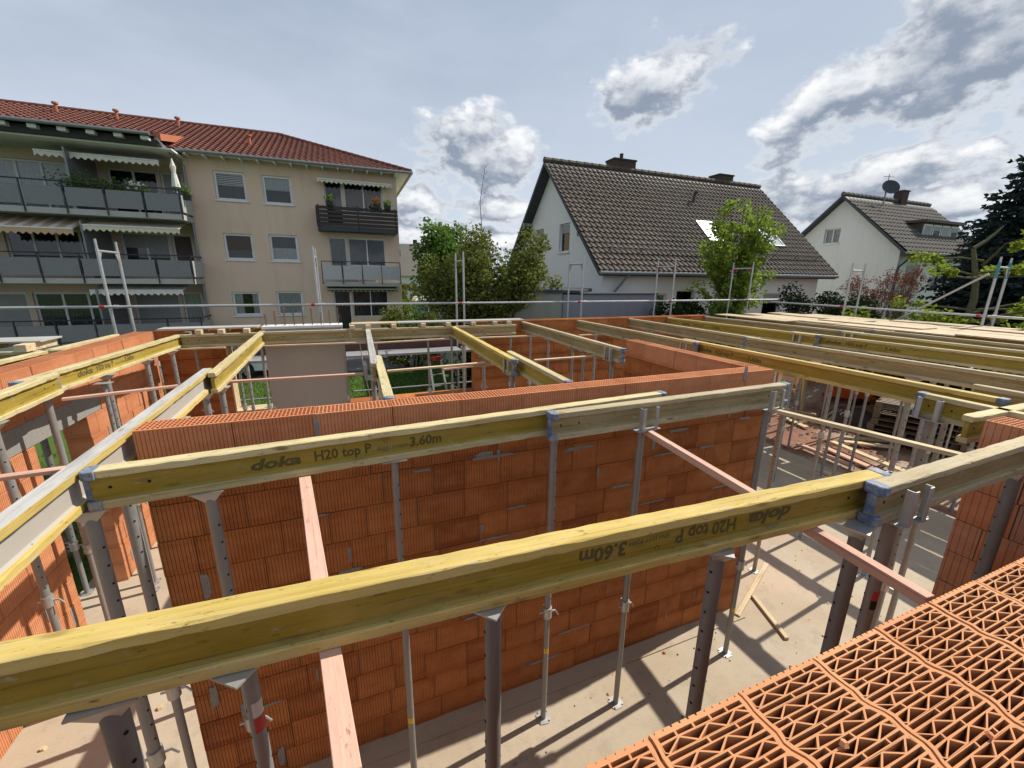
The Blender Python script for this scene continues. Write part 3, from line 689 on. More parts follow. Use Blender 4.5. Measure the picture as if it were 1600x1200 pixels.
# ------------------------------------------------------------------ steel props
PC = {}
def prop_parts(kind, H):
    """kind: 'plate' | 'fork' | 'thin'; returns list of (name, mesh)"""
    key = (kind, round(H, 3))
    if key in PC: return PC[key]
    ro, ri = {'thin': (.0255, .0215), 'plate': (.029, .0245), 'fork': (.0285, .0245), 'near': (.0315, .026)}[kind]
    split = {'thin': .62, 'plate': .42, 'fork': .40, 'near': .3}[kind]
    zs = H*split; L = []
    up_r, lo_r = (ro, ri) if kind != 'thin' else (ri, ro)
    b = MB(); b.tube((0,0,.008), (0,0,zs), lo_r, n=14); L.append(('lower_tube', b.mesh('lower_tube', 'prop_steel'), True))
    b = MB(); b.tube((0,0,zs-.02), (0,0,H-.008), up_r, n=14); L.append(('upper_tube', b.mesh('upper_tube', 'prop_steel_dark' if kind == 'near' else 'prop_steel'), True))
    b = MB(); b.tube((0,0,zs-.05), (0,0,zs+.05), max(ro, ri)+.010, n=12); b.bar((-.07,0,zs), (.07,0,zs), .012, .012); b.bar((.07,0,zs), (.10,0,zs-.05), .01, .01); L.append(('adjusting_nut', b.mesh('adjusting_nut', 'galvanised'), True))
    P = [(-.06,-.035),(-.035,-.06),(.035,-.06),(.06,-.035),(.06,.035),(.035,.06),(-.035,.06),(-.06,.035)]
    b = MB(); b.extr(P, .001, .008); L.append(('base_plate', b.mesh('base_plate', 'galvanised'), False))
    b = MB()
    for sx, sy in ((-1,-1),(1,-1),(1,1),(-1,1)): b.tube((sx*.042, sy*.042, .0079), (sx*.042, sy*.042, .0087), .008, n=8)
    L.append(('plate_holes', b.mesh('plate_holes', 'hole_black'), False))
    b = MB(); P = [(-.075,-.05),(.075,-.05),(.075,.05),(-.075,.05)]; b.extr(P, H-.008, H-.001)
    if kind in ('plate', 'near'):
        b.hexa([(-.02,-.02,H-.07),(.02,-.02,H-.07),(.02,.02,H-.07),(-.02,.02,H-.07),(-.07,-.045,H-.0081),(.07,-.045,H-.0081),(.07,.045,H-.0081),(-.07,.045,H-.0081)])
    if kind == 'fork':
        b = MB(); b.extr([(-.11,-.09),(.11,-.09),(.11,.09),(-.11,.09)], H-.008, H-.001)
        for sx in (-1, 1):
            for sy in (-1, 1):
                x, y = sx*.075, sy*.088
                b.box((min(x, x-sx*.03), min(y, y+sy*.005), H-.008), (max(x, x-sx*.03), max(y, y+sy*.005), H+.175)); b.box((min(x, x+sx*.005), min(y-sy*.03, y), H-.008), (max(x, x+sx*.005), max(y-sy*.03, y), H+.175))
    L.append(('head_plate', b.mesh('head_plate', 'galvanised'), False))
    b = MB(); z = zs+.14
    lo_h, hi_h, rr = (zs+.14, H-.12, up_r)
    while z < hi_h:
        for an in (-.75, -.75+math.pi):
            c_, s_ = math.cos(an), math.sin(an); b.tube((c_*(rr-.002), s_*(rr-.002), z), (c_*(rr+.0012), s_*(rr+.0012), z), .0062, n=8)
        z += .105
    L.append(('pin_holes', b.mesh('pin_holes', 'hole_black'), False))
    for nm, me, sm in L:
        if sm: me.polygons.foreach_set('use_smooth', [True]*len(me.polygons)); me.set_sharp_from_angle(angle=R(40))
    PC[key] = L; return L
LB = {}
def prop_label(parent, z, r_, cols, h_=.055):
    zz = z
    for c_ in cols:
        k = (c_, r_, h_)
        if k not in LB:
            b = MB(); n = 10; vv = []
            for q in (0, h_):
                for i in range(n+1): t_ = -2.6 + 1.7*i/n; vv.append((r_*math.cos(t_), r_*math.sin(t_), q))
            b.add(vv, [(i, i+1, n+2+i, n+1+i) for i in range(n)]); LB[k] = b.mesh('sticker', c_)
        inst('sticker', LB[k], parent, (0, 0, zz)); zz += h_*1.02
def prop(x, y, label, group=None, kind='plate', top=BT-BH, rz=0., labels=None, lean=(0., 0.), z0=0.):
    H = top - z0
    t = thing('steel_prop', label, 'prop', (x, y, z0), rz, group)
    for nm, me, sm in prop_parts(kind, H):
        o = inst(nm, me, t)
        if nm in ('pin_holes', 'plate_holes'): o['kind'] = 'stuff'
    if labels:
        for z, cols in labels: prop_label(t, z, {'thin': (.0255, .0215), 'plate': (.0245, .029), 'fork': (.0245, .0285), 'near': (.027, .0325)}[kind][0 if z < H*{'thin': .62, 'plate': .42, 'fork': .40, 'near': .3}[kind]-.1 else 1]+.0008, cols)
    return t
UB = BT-BH
def under(px, py): return PZ(px, py, UB)
def on_line(p, q, px):      # point of the line p-q (underside height) that shows at photo column px
    best = None
    for i in range(401):
        w_ = p + (q-p)*(-.05+1.1*i/400); d = Vector((w_.x, w_.y, UB))-CP; u_ = 800+F*d.dot(rt)/d.dot(fw)
        if best is None or abs(u_-px) < best[0]: best = (abs(u_-px), w_)
    return best[1]
NP = 'props under the beam with upside-down lettering'
for px, lb, kd, tx in ((170, None, 'near', 'thick dark prop under the upside-down printed beam, above the wood offcuts'), (385, [(UB-.20, ['label_white']), (UB-.26, ['label_red'])], 'thin', 'light grey prop with white and red sticker under the upside-down printed beam'), (772, None, 'near', 'thick dark perforated prop under the middle of the upside-down printed beam'), (1124, None, 'near', 'thick dark prop under the upside-down printed beam, near the loose floor batten')):
    w_ = on_line(N1[0], N1[1], px); prop(w_.x, w_.y, tx, NP, kd, labels=lb, rz=random.uniform(0, 1))
w_ = on_line(C0, C1, 1352); prop(w_.x-.04, w_.y, 'thick dark steel prop under the blue cap of the worn pale beam', None, 'near', rz=.3)
w_ = on_line(C0, C1, 1392); prop(w_.x+.02, w_.y+.0, 'steel prop with fork head and red sticker under the worn pale beam', None, 'fork', rz=dc.to_2d().angle_signed(Vector((1,0))) if False else 0, labels=[(UB-.55, ['label_black', 'label_red'])])
w_ = on_line(C0, C1, 1590); prop(w_.x, w_.y, 'dark steel prop against the brick pier', None, 'near')
BP = 'props under the upright printed beam'
for px, kd, lb, tx in ((140, 'plate', None, 'steel prop under the blue-capped start of the upright printed beam'), (326, 'plate', None, 'perforated prop beside the broad pink batten under the upright printed beam'), (617, 'thin', [(.62, ['label_yellow'])], 'slim prop with one yellow sticker under the figures of the upright printed beam'), (866, 'plate', [(.75, ['label_yellow']), (1.55, ['label_black', 'label_white'])], 'prop with yellow, black and white stickers under the blue cap before the middle wall')):
    w_ = on_line(a0, a1, px); prop(w_.x, w_.y, tx, BP, kd, labels=lb, rz=random.uniform(-.2, .3))
w_ = on_line(b0, b1, 1000); prop(w_.x, w_.y-.02, 'perforated prop with fork head clasping the lapped beams before the middle wall', None, 'fork', labels=[(1.5, ['label_white'])], rz=.05)
w_ = on_line(b0, b1, 1196); prop(w_.x, w_.y-.02, 'perforated prop with fork head at the right corner of the middle wall', None, 'fork', labels=[(.55, ['label_yellow'])], rz=.05)
GP = 'props under the cement-smeared beam'
for yy, tx in ((1.55, 'steel prop under the near part of the cement-smeared grey beam'), (2.86, 'steel prop under the cement-smeared grey beam, touching the middle wall end'), (3.85, 'steel prop under the cement-smeared grey beam, behind the middle wall end'), (4.66, 'steel prop under the cement-smeared grey beam where the pale beam laps it')): w_ = G1[0].lerp(G1[1], (yy-G1[0].y)/(G1[1].y-G1[0].y)); prop(w_.x, w_.y, tx, GP, 'plate')
EP = 'props under the pale beam lapping the grey one'
for px in (345, 385, 408): w_ = on_line(e0, e1, px); prop(w_.x, w_.y, 'steel prop under the pale yellow beam lapping the grey beam', EP, 'plate' if px < 350 else 'thin')
LP = 'props beside the doorway wall'
for px in (165, 228, 268): w_ = on_line(l0, l1, px); prop(w_.x, w_.y, 'steel prop under the printed beam beside the doorway wall', LP, 'plate')
w_ = on_line(l0, l1, 80); prop(w_.x-.04, w_.y, 'pale prop with fork head clasping the lapped beams by the doorway', None, 'fork', rz=R(90))
w_ = on_line(l2, l3, 30); prop(w_.x, w_.y-.3, 'steel prop under the fork-held beam before the doorway', None, 'plate')
q_ = PZ(240, 923, 0); prop(q_.x, q_.y, 'steel prop with yellow sticker standing beside the doorway', None, 'thin', labels=[(.42, ['label_yellow'])], top=2.72)
w_ = f1.lerp(f0, .06); prop(w_.x-.02, w_.y, 'rust-brown prop with fork head under the two lapped cement-coated beams', None, 'fork', rz=R(90))
w_ = h1.lerp(h0, .05); prop(w_.x+.04, w_.y, 'prop with fork head under the clean yellow beam lap', None, 'fork', rz=R(90))
HP = 'props under the clean yellow beam'
for f_ in (.35, .7, .97): w_ = h0.lerp(h1, 1-f_); prop(w_.x, w_.y, 'steel prop under the clean yellow beam by the rear opening', HP, 'thin')
KP = 'props under the brown beam before the rear wall'
for px in (829, 857, 895, 912): w_ = on_line(k0, k1, px); prop(w_.x, w_.y, 'steel prop under the brown weathered beam before the rear wall', KP, 'thin')
w_ = k1.lerp(k0, .07); prop(w_.x, w_.y, 'prop with fork head under the free end of the brown beam', None, 'fork', rz=R(90))
XP = 'props in the right-hand bay'
for x, ysl in ((4.98, (1.85, 3.3, 4.3, 5.0, 6.3, 7.6)), (6.30, (1.7, 2.7, 3.6, 4.9, 6.2, 7.5)), (7.75, (2.2, 3.1, 4.1, 5.1, 6.4, 7.6)), (8.86, (2.0, 3.4, 4.9, 6.3, 7.6))):
    for k_, yy in enumerate(ysl):
        xx = x + rp.uniform(-.03, .03); kd = 'fork' if abs(yy-4.95) < .2 else ('plate' if k_ % 2 else 'thin')
        lab = rp.choice((None, None, [(1.5, ['label_red', 'label_black'])], [(1.1, ['label_yellow'])]))
        prop(xx, yy, 'steel prop standing on the slab among the props of the right-hand bay', XP, kd, rz=R(90), labels=lab)
SP = 'props on the soil'
for x, ysl in ((9.72, (1.9, 3.2, 4.85, 6.2, 7.6)), (11.05, (2.0, 3.4, 4.85, 6.3, 7.7)), (12.15, (2.2, 3.6, 4.9, 6.3, 7.6))):
    for k_, yy in enumerate(ysl): prop(x, yy, 'steel prop standing on the bare soil beyond the slab', SP, 'plate' if k_ % 2 else 'thin', z0=-.08)
q_ = PZ(128, 921, 0); prop(q_.x+.1, q_.y-.1, 'dark steel prop standing in the doorway under the concrete lintel', None, 'near', top=2.25)
CPg = 'props under the capped beam by the pier'
for dy in (.12, 1.0): prop(p0.x-.01, p0.y-dy, 'fork-headed prop with white sticker under the capped beam by the pier' if dy < .5 else 'plain prop under the capped beam behind the brick pier', CPg, 'fork' if dy < .5 else 'plate', rz=R(90), labels=[(UB-.35, ['label_white'])] if dy < .5 else None)
RP = 'props under the rear beams'
for x in (-2.3, -1.75, -.1, .45, 1.4, 2.5, 3.1): prop(x, 7.90, 'steel prop under the brown beams at the rear openings', RP, 'thin')
OP = 'props outside the doorway wall'
for x in (-5.6, -4.2, -3.35): prop(x, 6.68, 'steel prop under the beam outside the doorway wall', OP, 'thin', z0=-.12)
for f_ in (.2, .85): w_ = (w1-dw*3.6).lerp(w1, f_); prop(w_.x, w_.y, 'steel prop under the bleached beam outside the doorway wall', None if False else 'props under the bleached beam', 'thin', z0=-.12)

# ------------------------------------------------------------------ bracing battens
ZB = UB-.014
def batten(a, b, mat, label, wd=.055, th=.024, za=None, zb_=None):
    za = ZB if za is None else za; zb_ = za if zb_ is None else zb_
    return board(PZ(*a, za), PZ(*b, zb_), wd, th, mat, label, 'batten', 'batten')
batten((1000, 668), (1452, 940), 'pink_batten', 'pink batten slanting from the middle wall beams towards the hollow blocks', .045, .045, ZB-.012)
batten((476, 745), (545, 1215), 'pink_batten', 'broad pink batten passing under the upside-down printed beam', .06, .024)
batten((1205, 640), (1510, 714), 'tan_batten', 'straight tan batten running from the wall corner to the brick pier', .06, .03)
batten((97, 624), (278, 603), 'pink_batten', 'batten beside the fork-held beams at the doorway wall')
batten((-40, 752), (100, 733), 'pink_batten', 'batten crossing behind the cement-smeared beam at the doorway')
batten((267, 546), (352, 543), 'tan_batten', 'batten under the printed beam end at the rear wall')
batten((407, 541), (572, 535), 'tan_batten', 'batten crossing in front of the concrete panel near its top')
batten((350, 597), (568, 584), 'pink_batten', 'batten crossing in front of the concrete panel at half height')
batten((584, 536), (702, 529), 'tan_batten', 'yellowish batten between the cement-coated beam and the clean yellow beam')
batten((605, 580), (757, 567), 'tan_batten', 'batten across the rear opening beside the blue-ended beam')
batten((692, 577), (776, 568), 'pink_batten', 'short doubled batten across the rear opening', .055, .024, ZB-.03)
batten((740, 528), (857, 524), 'tan_batten', 'batten tying the brown beam props near the rear wall top')
batten((835, 563), (947, 555), 'tan_batten', 'batten tying the brown beam props at half length')
batten((905, 524), (950, 522), 'tan_batten', 'short batten beside the rear brick wall')
fa, fb = PZ(1198, 881, .02), PZ(1152, 962, .02); board(fa, fb, .055, .03, 'tan_batten', 'loose batten lying on the concrete floor by the wall corner', 'batten', 'batten')
bw = board(Vector((4.28, 2.35, .02)), Vector((4.5, 2.95, .02)), .05, .03, 'tan_batten', 'short offcut on the floor behind the wall corner', 'batten', 'batten')

# ------------------------------------------------------------------ scaffold
DZ = 2.16
def frame(label, x, y, rz, ztop=4.5, z0=0., red=False, blue=False, mats='scaffold_tube'):
    """one scaffold frame: two posts .73 apart along local x"""
    t = thing('scaffolding', label, 'scaffold', (x, y, z0), rz)
    for px in (0, .73):
        b = MB(); b.tube((px, 0, .02), (px, 0, ztop-z0-.16), .0242, n=10); b.tube((px, 0, ztop-z0-.16), (px, 0, ztop-z0), .019, n=10); b.build('post', mats, t, smooth_=True)
        b = MB(); b.box((px-.06, -.06, 0), (px+.06, .06, .02)); b.build('base_plate', 'galvanised', t)
    b = MB(); b.tube((.0242, 0, ztop-z0-.20), (.73-.0242, 0, ztop-z0-.20), .02, n=8)
    b.build('header_tube', mats, t, smooth_=True)
    for zz in (DZ-.05-z0,): b = MB(); b.tube((.0242, 0, zz), (.73-.0242, 0, zz), .02, n=8); b.build('transom', mats, t, smooth_=True)
    for px, s_ in ((.0242, 1), (.73-.0242, -1)):
        b = MB(); zt = ztop-z0-.215; P = [(px, zt), (px+s_*.10, zt), (px, zt-.18)]
        vv = [(a_, -.006, c_) for a_, c_ in P] + [(a_, .006, c_) for a_, c_ in P]; b.add(vv, [(0,1,2), (5,4,3), (0,3,4,1), (1,4,5,2), (2,5,3,0)]); b.build('gusset', 'red_paint' if red else mats, t)
        if blue: b = MB(); b.tube((px-s_*.0242, 0, ztop-z0-.42), (px-s_*.0242, 0, ztop-z0-.10), .0252, n=10); b.build('paint_band', 'blue_paint', t)
        b = MB(); b.tube((px-s_*.0242, 0, 3.22-z0), (px-s_*.0242, 0, 3.30-z0), .03, n=8); b.build('wedge_box', 'galvanised', t)
    b = MB(); b.tube((0, 0, DZ+.5-z0), (0, 0, DZ+.56-z0), .0250, n=10); b.build('marker_band', 'red_paint', t)
    return t
SFx = [PZ(164, 375, 4.5), PZ(724, 396, 4.5), PZ(912, 402, 4.5)]
YS0 = 9.75
fx_ = [(-4.0, 0), (-.55, 0), (2.62, 0), (5.85, 0), (8.9, 1), (12.0, 1)]
FL = ['grey scaffold frame before the grey balconies', 'scaffold frame with red gussets before the beige facade windows', 'scaffold frame before the spreading olive-green tree', 'scaffold frame before the grey garage wall', 'scaffold frame with red gussets left of the fresh green tree', 'scaffold frame with red gussets right of the fresh green tree']
for (x, red), lb in zip(fx_, FL): frame(lb, x, YS0, R(90), 4.48, gz(x, YS0), bool(red) or x == -.55)
frame('bare scaffold frame before the reddish bare shrub', 12.75, 7.35, R(8), 4.4, gz(12.8, 7.4))
frame('scaffold frame with blue painted top by the pruned tree', 12.35, 4.45, R(8), 4.42, gz(12.4, 4.5), blue=True)
def rail(label, p, q, r_=.0242, cat='rail', name='guard_rail', clamps=True):
    t = thing(name, label, cat, p); b = MB(); d = Vector(q)-Vector(p); b.tube((0,0,0), d, r_, n=8); b.build('tube', 'scaffold_tube', t, smooth_=True)
    if clamps:
        for f_ in (.03, .97): b = MB(); c_ = d*f_; e_ = d.normalized()*.035; b.tube(c_-e_, c_+e_, r_+.008, n=8); b.build('coupler', 'red_paint' if f_ > .5 else 'galvanised', t)
    return t
GR = [('guard rail along the left bays, before the grey balconies', -7.2, -4.0), ('guard rail before the beige facade between two frames', -4.0, -.55), ('guard rail before the beige facade and the tree edge', -.55, 2.62), ('guard rail before the spreading tree and garage', 2.62, 5.85), ('guard rail before the garage wall and white house', 5.85, 8.9), ('guard rail before the fresh green tree', 8.9, 12.0), ('guard rail at the rear scaffold corner', 12.0, 13.4)]
for lb, xa, xb in GR: rail(lb, (xa, YS0-.03, 3.31), (xb, YS0-.03, 3.31))
rail('guard rail beside the dark hedge on the right side', (12.95, 9.7, 3.24), (12.75, 7.35, 3.24)); rail('guard rail before the yellow-green shrubs', (12.75, 7.3, 3.24), (12.35, 4.45, 3.24)); rail('guard rail running off beside the pruned tree', (12.35, 4.4, 3.24), (12.0, 1.2, 3.24))
rail('slanting scaffold brace before the yellow-green shrubs', PXX(1545, 428, 12.55), PXX(1385, 508, 12.75), .0242, 'scaffold brace', 'diagonal_brace', False)
for lb, xa, xb in (('lower rail behind the rear opening', .0, 3.0), ('lower rail behind the concrete panel', -3.2, -.1)):
    rail(lb, (xa, YS0+.75, DZ-1.0), (xb, YS0+.75, DZ-1.0), .02, clamps=False)
DG = 'steel decks of the rear scaffold'
for i, (xa, xb) in enumerate(((-7.2, -4.05), (-3.98, -.6), (-.5, 2.57), (2.68, 5.8), (5.9, 8.85), (8.95, 11.95))):
    t = thing('scaffold_deck', 'grey metal scaffold deck hung behind the rear wall', 'scaffold deck', (xa, YS0+.06, DZ), 0, DG)
    for k in range(2):
        b = MB(); y0 = k*.31; b.box((0, y0, -.05), (xb-xa, y0+.30, 0)); b.build('plank', 'galvanised', t)
        for j in range(int((xb-xa)/.45)):
            pass
    b = MB(); b.box((0, .66, .0), (xb-xa, .69, .17)); b.build('toe_board', 'maroon_board', t)
# step ladder leaning by the rear opening
t = thing('ladder', 'folding ladder with red feet leaning behind the rear opening', 'ladder', (2.05, 9.15, gz(2.05, 9.15)), R(20))
for s_ in (-.2, .2): b = MB(); b.bar((s_, 0, .0), (s_*.8, .55, 2.1), .05, .025); b.build('stile', 'galvanised', t)
for k in range(7): b = MB(); f_ = (k+.7)/8; b.bar((-.19, .55*f_, 2.1*f_), (.19, .55*f_, 2.1*f_), .03, .02); b.build('rung', 'galvanised', t)
b = MB(); b.box((-.17, .53, 2.08), (.17, .60, 2.16)); b.build('top_cap', 'red_paint', t)
b = MB(); q_ = PY(677, 590, 11.0); b.box((-.03, -.03, 0), (.03, .03, q_.z+.25-gz(q_.x, 11))); b.box((-.045, -.045, q_.z+.25-gz(q_.x, 11)), (.045, .045, q_.z+.30-gz(q_.x, 11))); o = b.build('stake', 'green_paint'); o.location = (q_.x, 11, gz(q_.x, 11)); tag(o, 'green stake standing in the lawn behind the rear opening', 'stake')
# rope hanging at the concrete panel
b = MB(); pp = [Vector((.16, 7.82, 2.82)), Vector((.20, 7.80, 2.3)), Vector((.30, 7.78, 1.5)), Vector((.36, 7.76, .9)), Vector((.5, 7.7, .02))]
for a_, c_ in zip(pp[:-1], pp[1:]): b.tube(a_, c_, .008, n=6)
tag(b.build('rope', 'rope'), 'pale rope hanging beside the concrete panel', 'rope')

# ------------------------------------------------------------------ roofs of tiles
def tile_roof(name, mat, parent, org, U, V, W, Lv, tw=.30, tl=.34, amp=.035, inside=None, seg=4, lap=.03):
    """pantiles on the plane org + u*U + v*V (U, V unit vectors)"""
    U = Vector(U).normalized(); V = Vector(V).normalized(); Nn = U.cross(V).normalized(); org = Vector(org); rs = random.Random(2)
    b = MB(); nu = int(W/tw); nv = int(Lv/tl)
    prof = [(0, .35), (.18, 0), (.45, .1), (.62, .85), (.8, 1.), (1., .35)] if seg >= 5 else [(0, .3), (.3, 0), (.62, .8), (.82, 1.), (1, .3)]
    for j in range(nv):
        for i in range(nu):
            if inside and not inside((i+.5)*tw, (j+.5)*tl): continue
            j1 = rs.uniform(-.006, .006); vv = []
            for v_, z_ in ((j*tl-.02+j1, lap+.012), ((j+1)*tl+j1, 0.)):
                for u_, h_ in prof: vv.append(org + U*((i+u_)*tw) + V*v_ + Nn*(z_+amp*h_))
            n = len(prof); fs = [(k, k+1, n+k+1, n+k) for k in range(n-1)]
            o2 = [org + U*((i+u_)*tw) + V*(j*tl-.02+j1) + Nn*(.004+amp*h_*.3) for u_, h_ in prof]
            fs += [(2*n+k, 2*n+k+1, k+1, k) for k in range(n-1)]
            b.add(vv+o2, fs)
    o = b.build(name, mat, parent, smooth_=False); o['kind'] = 'stuff'; return o
def window(parent, X0, X1, Z0, Z1, Y, style='curtain', panes=1, depth=.12, frame_w=.085, sill=True, nm='window', ax='y', inward=1, wall=None):
    """window in a wall: frame, glass, dark room and curtain. axis 'y': wall in the x-z plane at y=Y facing -y; 'x': wall in the y-z plane at x=Y facing -x"""
    def P(a, d, z): return (a, Y+d, z) if ax == 'y' else (Y+d, a, z)
    def bx(mb, a0, a1, d0, d1, z0, z1):
        p = P(a0, d0, z0); q = P(a1, d1, z1); mb.box([min(u, v) for u, v in zip(p, q)], [max(u, v) for u, v in zip(p, q)])
    fr_ = MB(); w_ = frame_w
    bx(fr_, X0, X1, depth-.03, depth+.03, Z0, Z0+w_); bx(fr_, X0, X1, depth-.03, depth+.03, Z1-w_, Z1)
    bx(fr_, X0, X0+w_, depth-.03, depth+.03, Z0+w_, Z1-w_); bx(fr_, X1-w_, X1, depth-.03, depth+.03, Z0+w_, Z1-w_)
    cuts = [X0+w_] + [X0+w_+(X1-X0-2*w_)*k/panes for k in range(1, panes)] + [X1-w_]
    for c_ in cuts[1:-1]: bx(fr_, c_-w_*.5, c_+w_*.5, depth-.03, depth+.03, Z0+w_, Z1-w_)
    f = fr_.build(nm, 'white_plastic', parent)
    for a_, c_ in zip(cuts[:-1], cuts[1:]): g_ = MB(); bx(g_, a_, c_, depth-.006, depth+.0, Z0+w_, Z1-w_); g_.build('pane', 'glass', f)
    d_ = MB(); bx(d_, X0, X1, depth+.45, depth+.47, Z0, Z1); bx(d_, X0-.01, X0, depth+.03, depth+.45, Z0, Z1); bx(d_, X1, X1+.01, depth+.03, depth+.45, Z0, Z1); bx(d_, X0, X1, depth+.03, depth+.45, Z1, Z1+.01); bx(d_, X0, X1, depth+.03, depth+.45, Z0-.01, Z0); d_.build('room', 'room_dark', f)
    H = Z1-Z0; rs = random.Random(int((X0+Z0)*100))
    def drape(a0, a1, z0, z1, mat, amp=.025, pit=.11):
        n = max(4, int((a1-a0)/pit*4)); vv = []
        for i in range(n+1):
            a_ = a0+(a1-a0)*i/n; dd = depth+.05+amp*math.sin(i*math.pi/2)
            vv += [P(a_, dd, z0), P(a_, dd, z1)]
        m_ = MB(); m_.add(vv, [(2*i, 2*i+2, 2*i+3, 2*i+1) for i in range(n)]); m_.build('curtain', mat, f)
    if style == 'curtain': drape(X0, X1, Z0+.02, Z1-.02, 'curtain')
    elif style == 'dark_curtain': drape(X0, X1, Z0+.02, Z1-.02, 'curtain_dark')
    elif style == 'half': drape(X0, X1, Z0+H*.5, Z1-.02, 'curtain')
    elif style == 'low': drape(X0, X1, Z0+.02, Z0+H*.5, 'curtain')
    elif style == 'sides': drape(X0, X0+(X1-X0)*.36, Z0, Z1, 'curtain'); drape(X1-(X1-X0)*.3, X1, Z0, Z1, 'curtain')
    elif style in ('blind', 'shutter', 'brown', 'blind_half'):
        zlow = {'blind': .42, 'shutter': .0, 'brown': .3, 'blind_half': .62}[style]
        m_ = MB(); k = Z1-w_; st = .075 if style == 'blind' else .05
        while k-st > Z0+w_*.5+H*zlow:
            bx(m_, X0+w_, X1-w_, depth-.05 if style != 'blind' else depth+.05, depth-.032 if style != 'blind' else depth+.06, k-st*(.62 if style == 'blind' else .9), k); k -= st
        m_.build('shutter_slats' if style != 'blind' else 'blind_slats', {'blind': 'curtain', 'shutter': 'shutter', 'brown': 'shutter_brown', 'blind_half': 'shutter'}[style], f)
    if sill: s_ = MB(); bx(s_, X0-.06, X1+.06, -.07, depth-.03, Z0-.06, Z0-.002); s_.build('sill', 'white_plastic', f)
    return f
def wall_holes(mb, A0, A1, Z0, Z1, Y, th, holes, ax='y'):
    """wall slab with real rectangular openings, as a grid of boxes"""
    xs_ = sorted({A0, A1, *[h[0] for h in holes], *[h[1] for h in holes]}); zs_ = sorted({Z0, Z1, *[h[2] for h in holes], *[h[3] for h in holes]})
    xs_ = [x for x in xs_ if A0 <= x <= A1]; zs_ = [z for z in zs_ if Z0 <= z <= Z1]
    def Pt(a, d, z): return (a, Y+d, z) if ax == 'y' else (Y+d, a, z)
    for i in range(len(xs_)-1):
        for j in range(len(zs_)-1):
            cx, cz = (xs_[i]+xs_[i+1])/2, (zs_[j]+zs_[j+1])/2
            if any(h[0] < cx < h[1] and h[2] < cz < h[3] for h in holes): continue
            q = [Pt(xs_[i], 0, zs_[j]), Pt(xs_[i+1], 0, zs_[j]), Pt(xs_[i+1], 0, zs_[j+1]), Pt(xs_[i], 0, zs_[j+1])]
            mb.add(q, [(0, 1, 2, 3) if ax == 'y' else (3, 2, 1, 0)])
    for x0, x1, z0, z1 in holes:
        c_ = [(x0, z0), (x1, z0), (x1, z1), (x0, z1)]
        for k in range(4):
            a_, b_ = c_[k], c_[(k+1) % 4]; mb.add([Pt(a_[0], 0, a_[1]), Pt(b_[0], 0, b_[1]), Pt(b_[0], th, b_[1]), Pt(a_[0], th, a_[1])], [(0,1,2,3)])

# ------------------------------------------------------------------ apartment block
FY = 24.85
ap = thing('apartment_block', 'beige three-storey apartment block with red tiled hip roof and grey balconies', 'apartment block', (0, 0, 0))
def fz(px, py, Y=FY): q = PY(px, py, Y); return q.x, q.z
wins = []
for (xa, ya, xb, yb), st in (((335, 268, 384, 313), 'blind'), ((411, 275, 456, 319), 'half'), ((351, 365, 396, 406), 'brown'), ((422, 367, 466, 408), 'low'), ((364, 456, 408, 493), 'sides'), ((433, 455, 474, 492), 'curtain')):
    A = fz((xa+xb)/2, ya); B_ = fz((xa+xb)/2, yb); X0 = fz(xa, (ya+yb)/2)[0]; X1 = fz(xb, (ya+yb)/2)[0]; wins.append((X0, X1, B_[1], A[1], st))
dX0 = fz(507, 305)[0]; dX1 = fz(597, 305)[0]
doors = []
for zf, st in ((6.45, 'none'), (3.70, 'dark_curtain'), (.95, 'dark_curtain')): doors += [(dX0, dX0+.85, zf+.05, zf+2.2, st), (dX0+.93, dX1, zf+.75, zf+2.2, st)]
Xr = 3.02; XL = -6.45; EZ = 9.25
b = MB(); wall_holes(b, XL, Xr, -.2, EZ, FY, .25, [w_[:4] for w_ in wins+doors]); b.add([(Xr,FY,-.2),(Xr,36.5,-.2),(Xr,36.5,EZ),(Xr,FY,EZ)], [(0,1,2,3)]); b.build('wall', 'plaster_beige', ap)
for w_ in wins: window(ap, *w_[:4], FY, w_[4], 1, .12, .10)
for w_ in doors: window(ap, *w_[:4], FY, w_[4], 2 if w_[1]-w_[0] > 1 else 1, .14, .06, False)
# left wing: recessed loggia wall behind the balconies
LY = 25.7; lw = []
for zf, items in ((6.45, ((-13.6, -10.1, .1, 2.15, 'curtain', 4), (-9.6, -7.75, .1, 2.1, 'none', 2), (-7.65, -6.8, .1, 2.1, 'shutter', 1))),
                  (3.70, ((-13.6, -10.2, .1, 2.1, 'none', 4), (-9.6, -7.75, .1, 2.1, 'blind_half', 2), (-7.65, -6.8, .1, 2.1, 'brown', 1))),
                  (.95, ((-15.5, -13.4, .1, 2.1, 'shutter', 1), (-13.2, -10.3, .1, 2.1, 'dark_curtain', 3), (-9.6, -7.75, .1, 2.1, 'shutter', 1), (-7.65, -6.8, .1, 2.1, 'curtain', 1)))):
    for x0, x1, z0, z1, st, n_ in items: lw.append((x0, x1, zf+z0, zf+z1, st, n_))
b = MB(); wall_holes(b, -22, XL, -.2, 9.3, LY, .25, [w_[:4] for w_ in lw]); b.add([(XL,LY,-.2),(XL,FY,-.2),(XL,FY,EZ),(XL,LY,EZ)], [(3,2,1,0)]); b.build('loggia_wall', 'plaster_beige', ap)
for w_ in lw: window(ap, *w_[:4], LY, w_[4], w_[5], .12, .09, False)
BY = 23.3; BX = -6.35
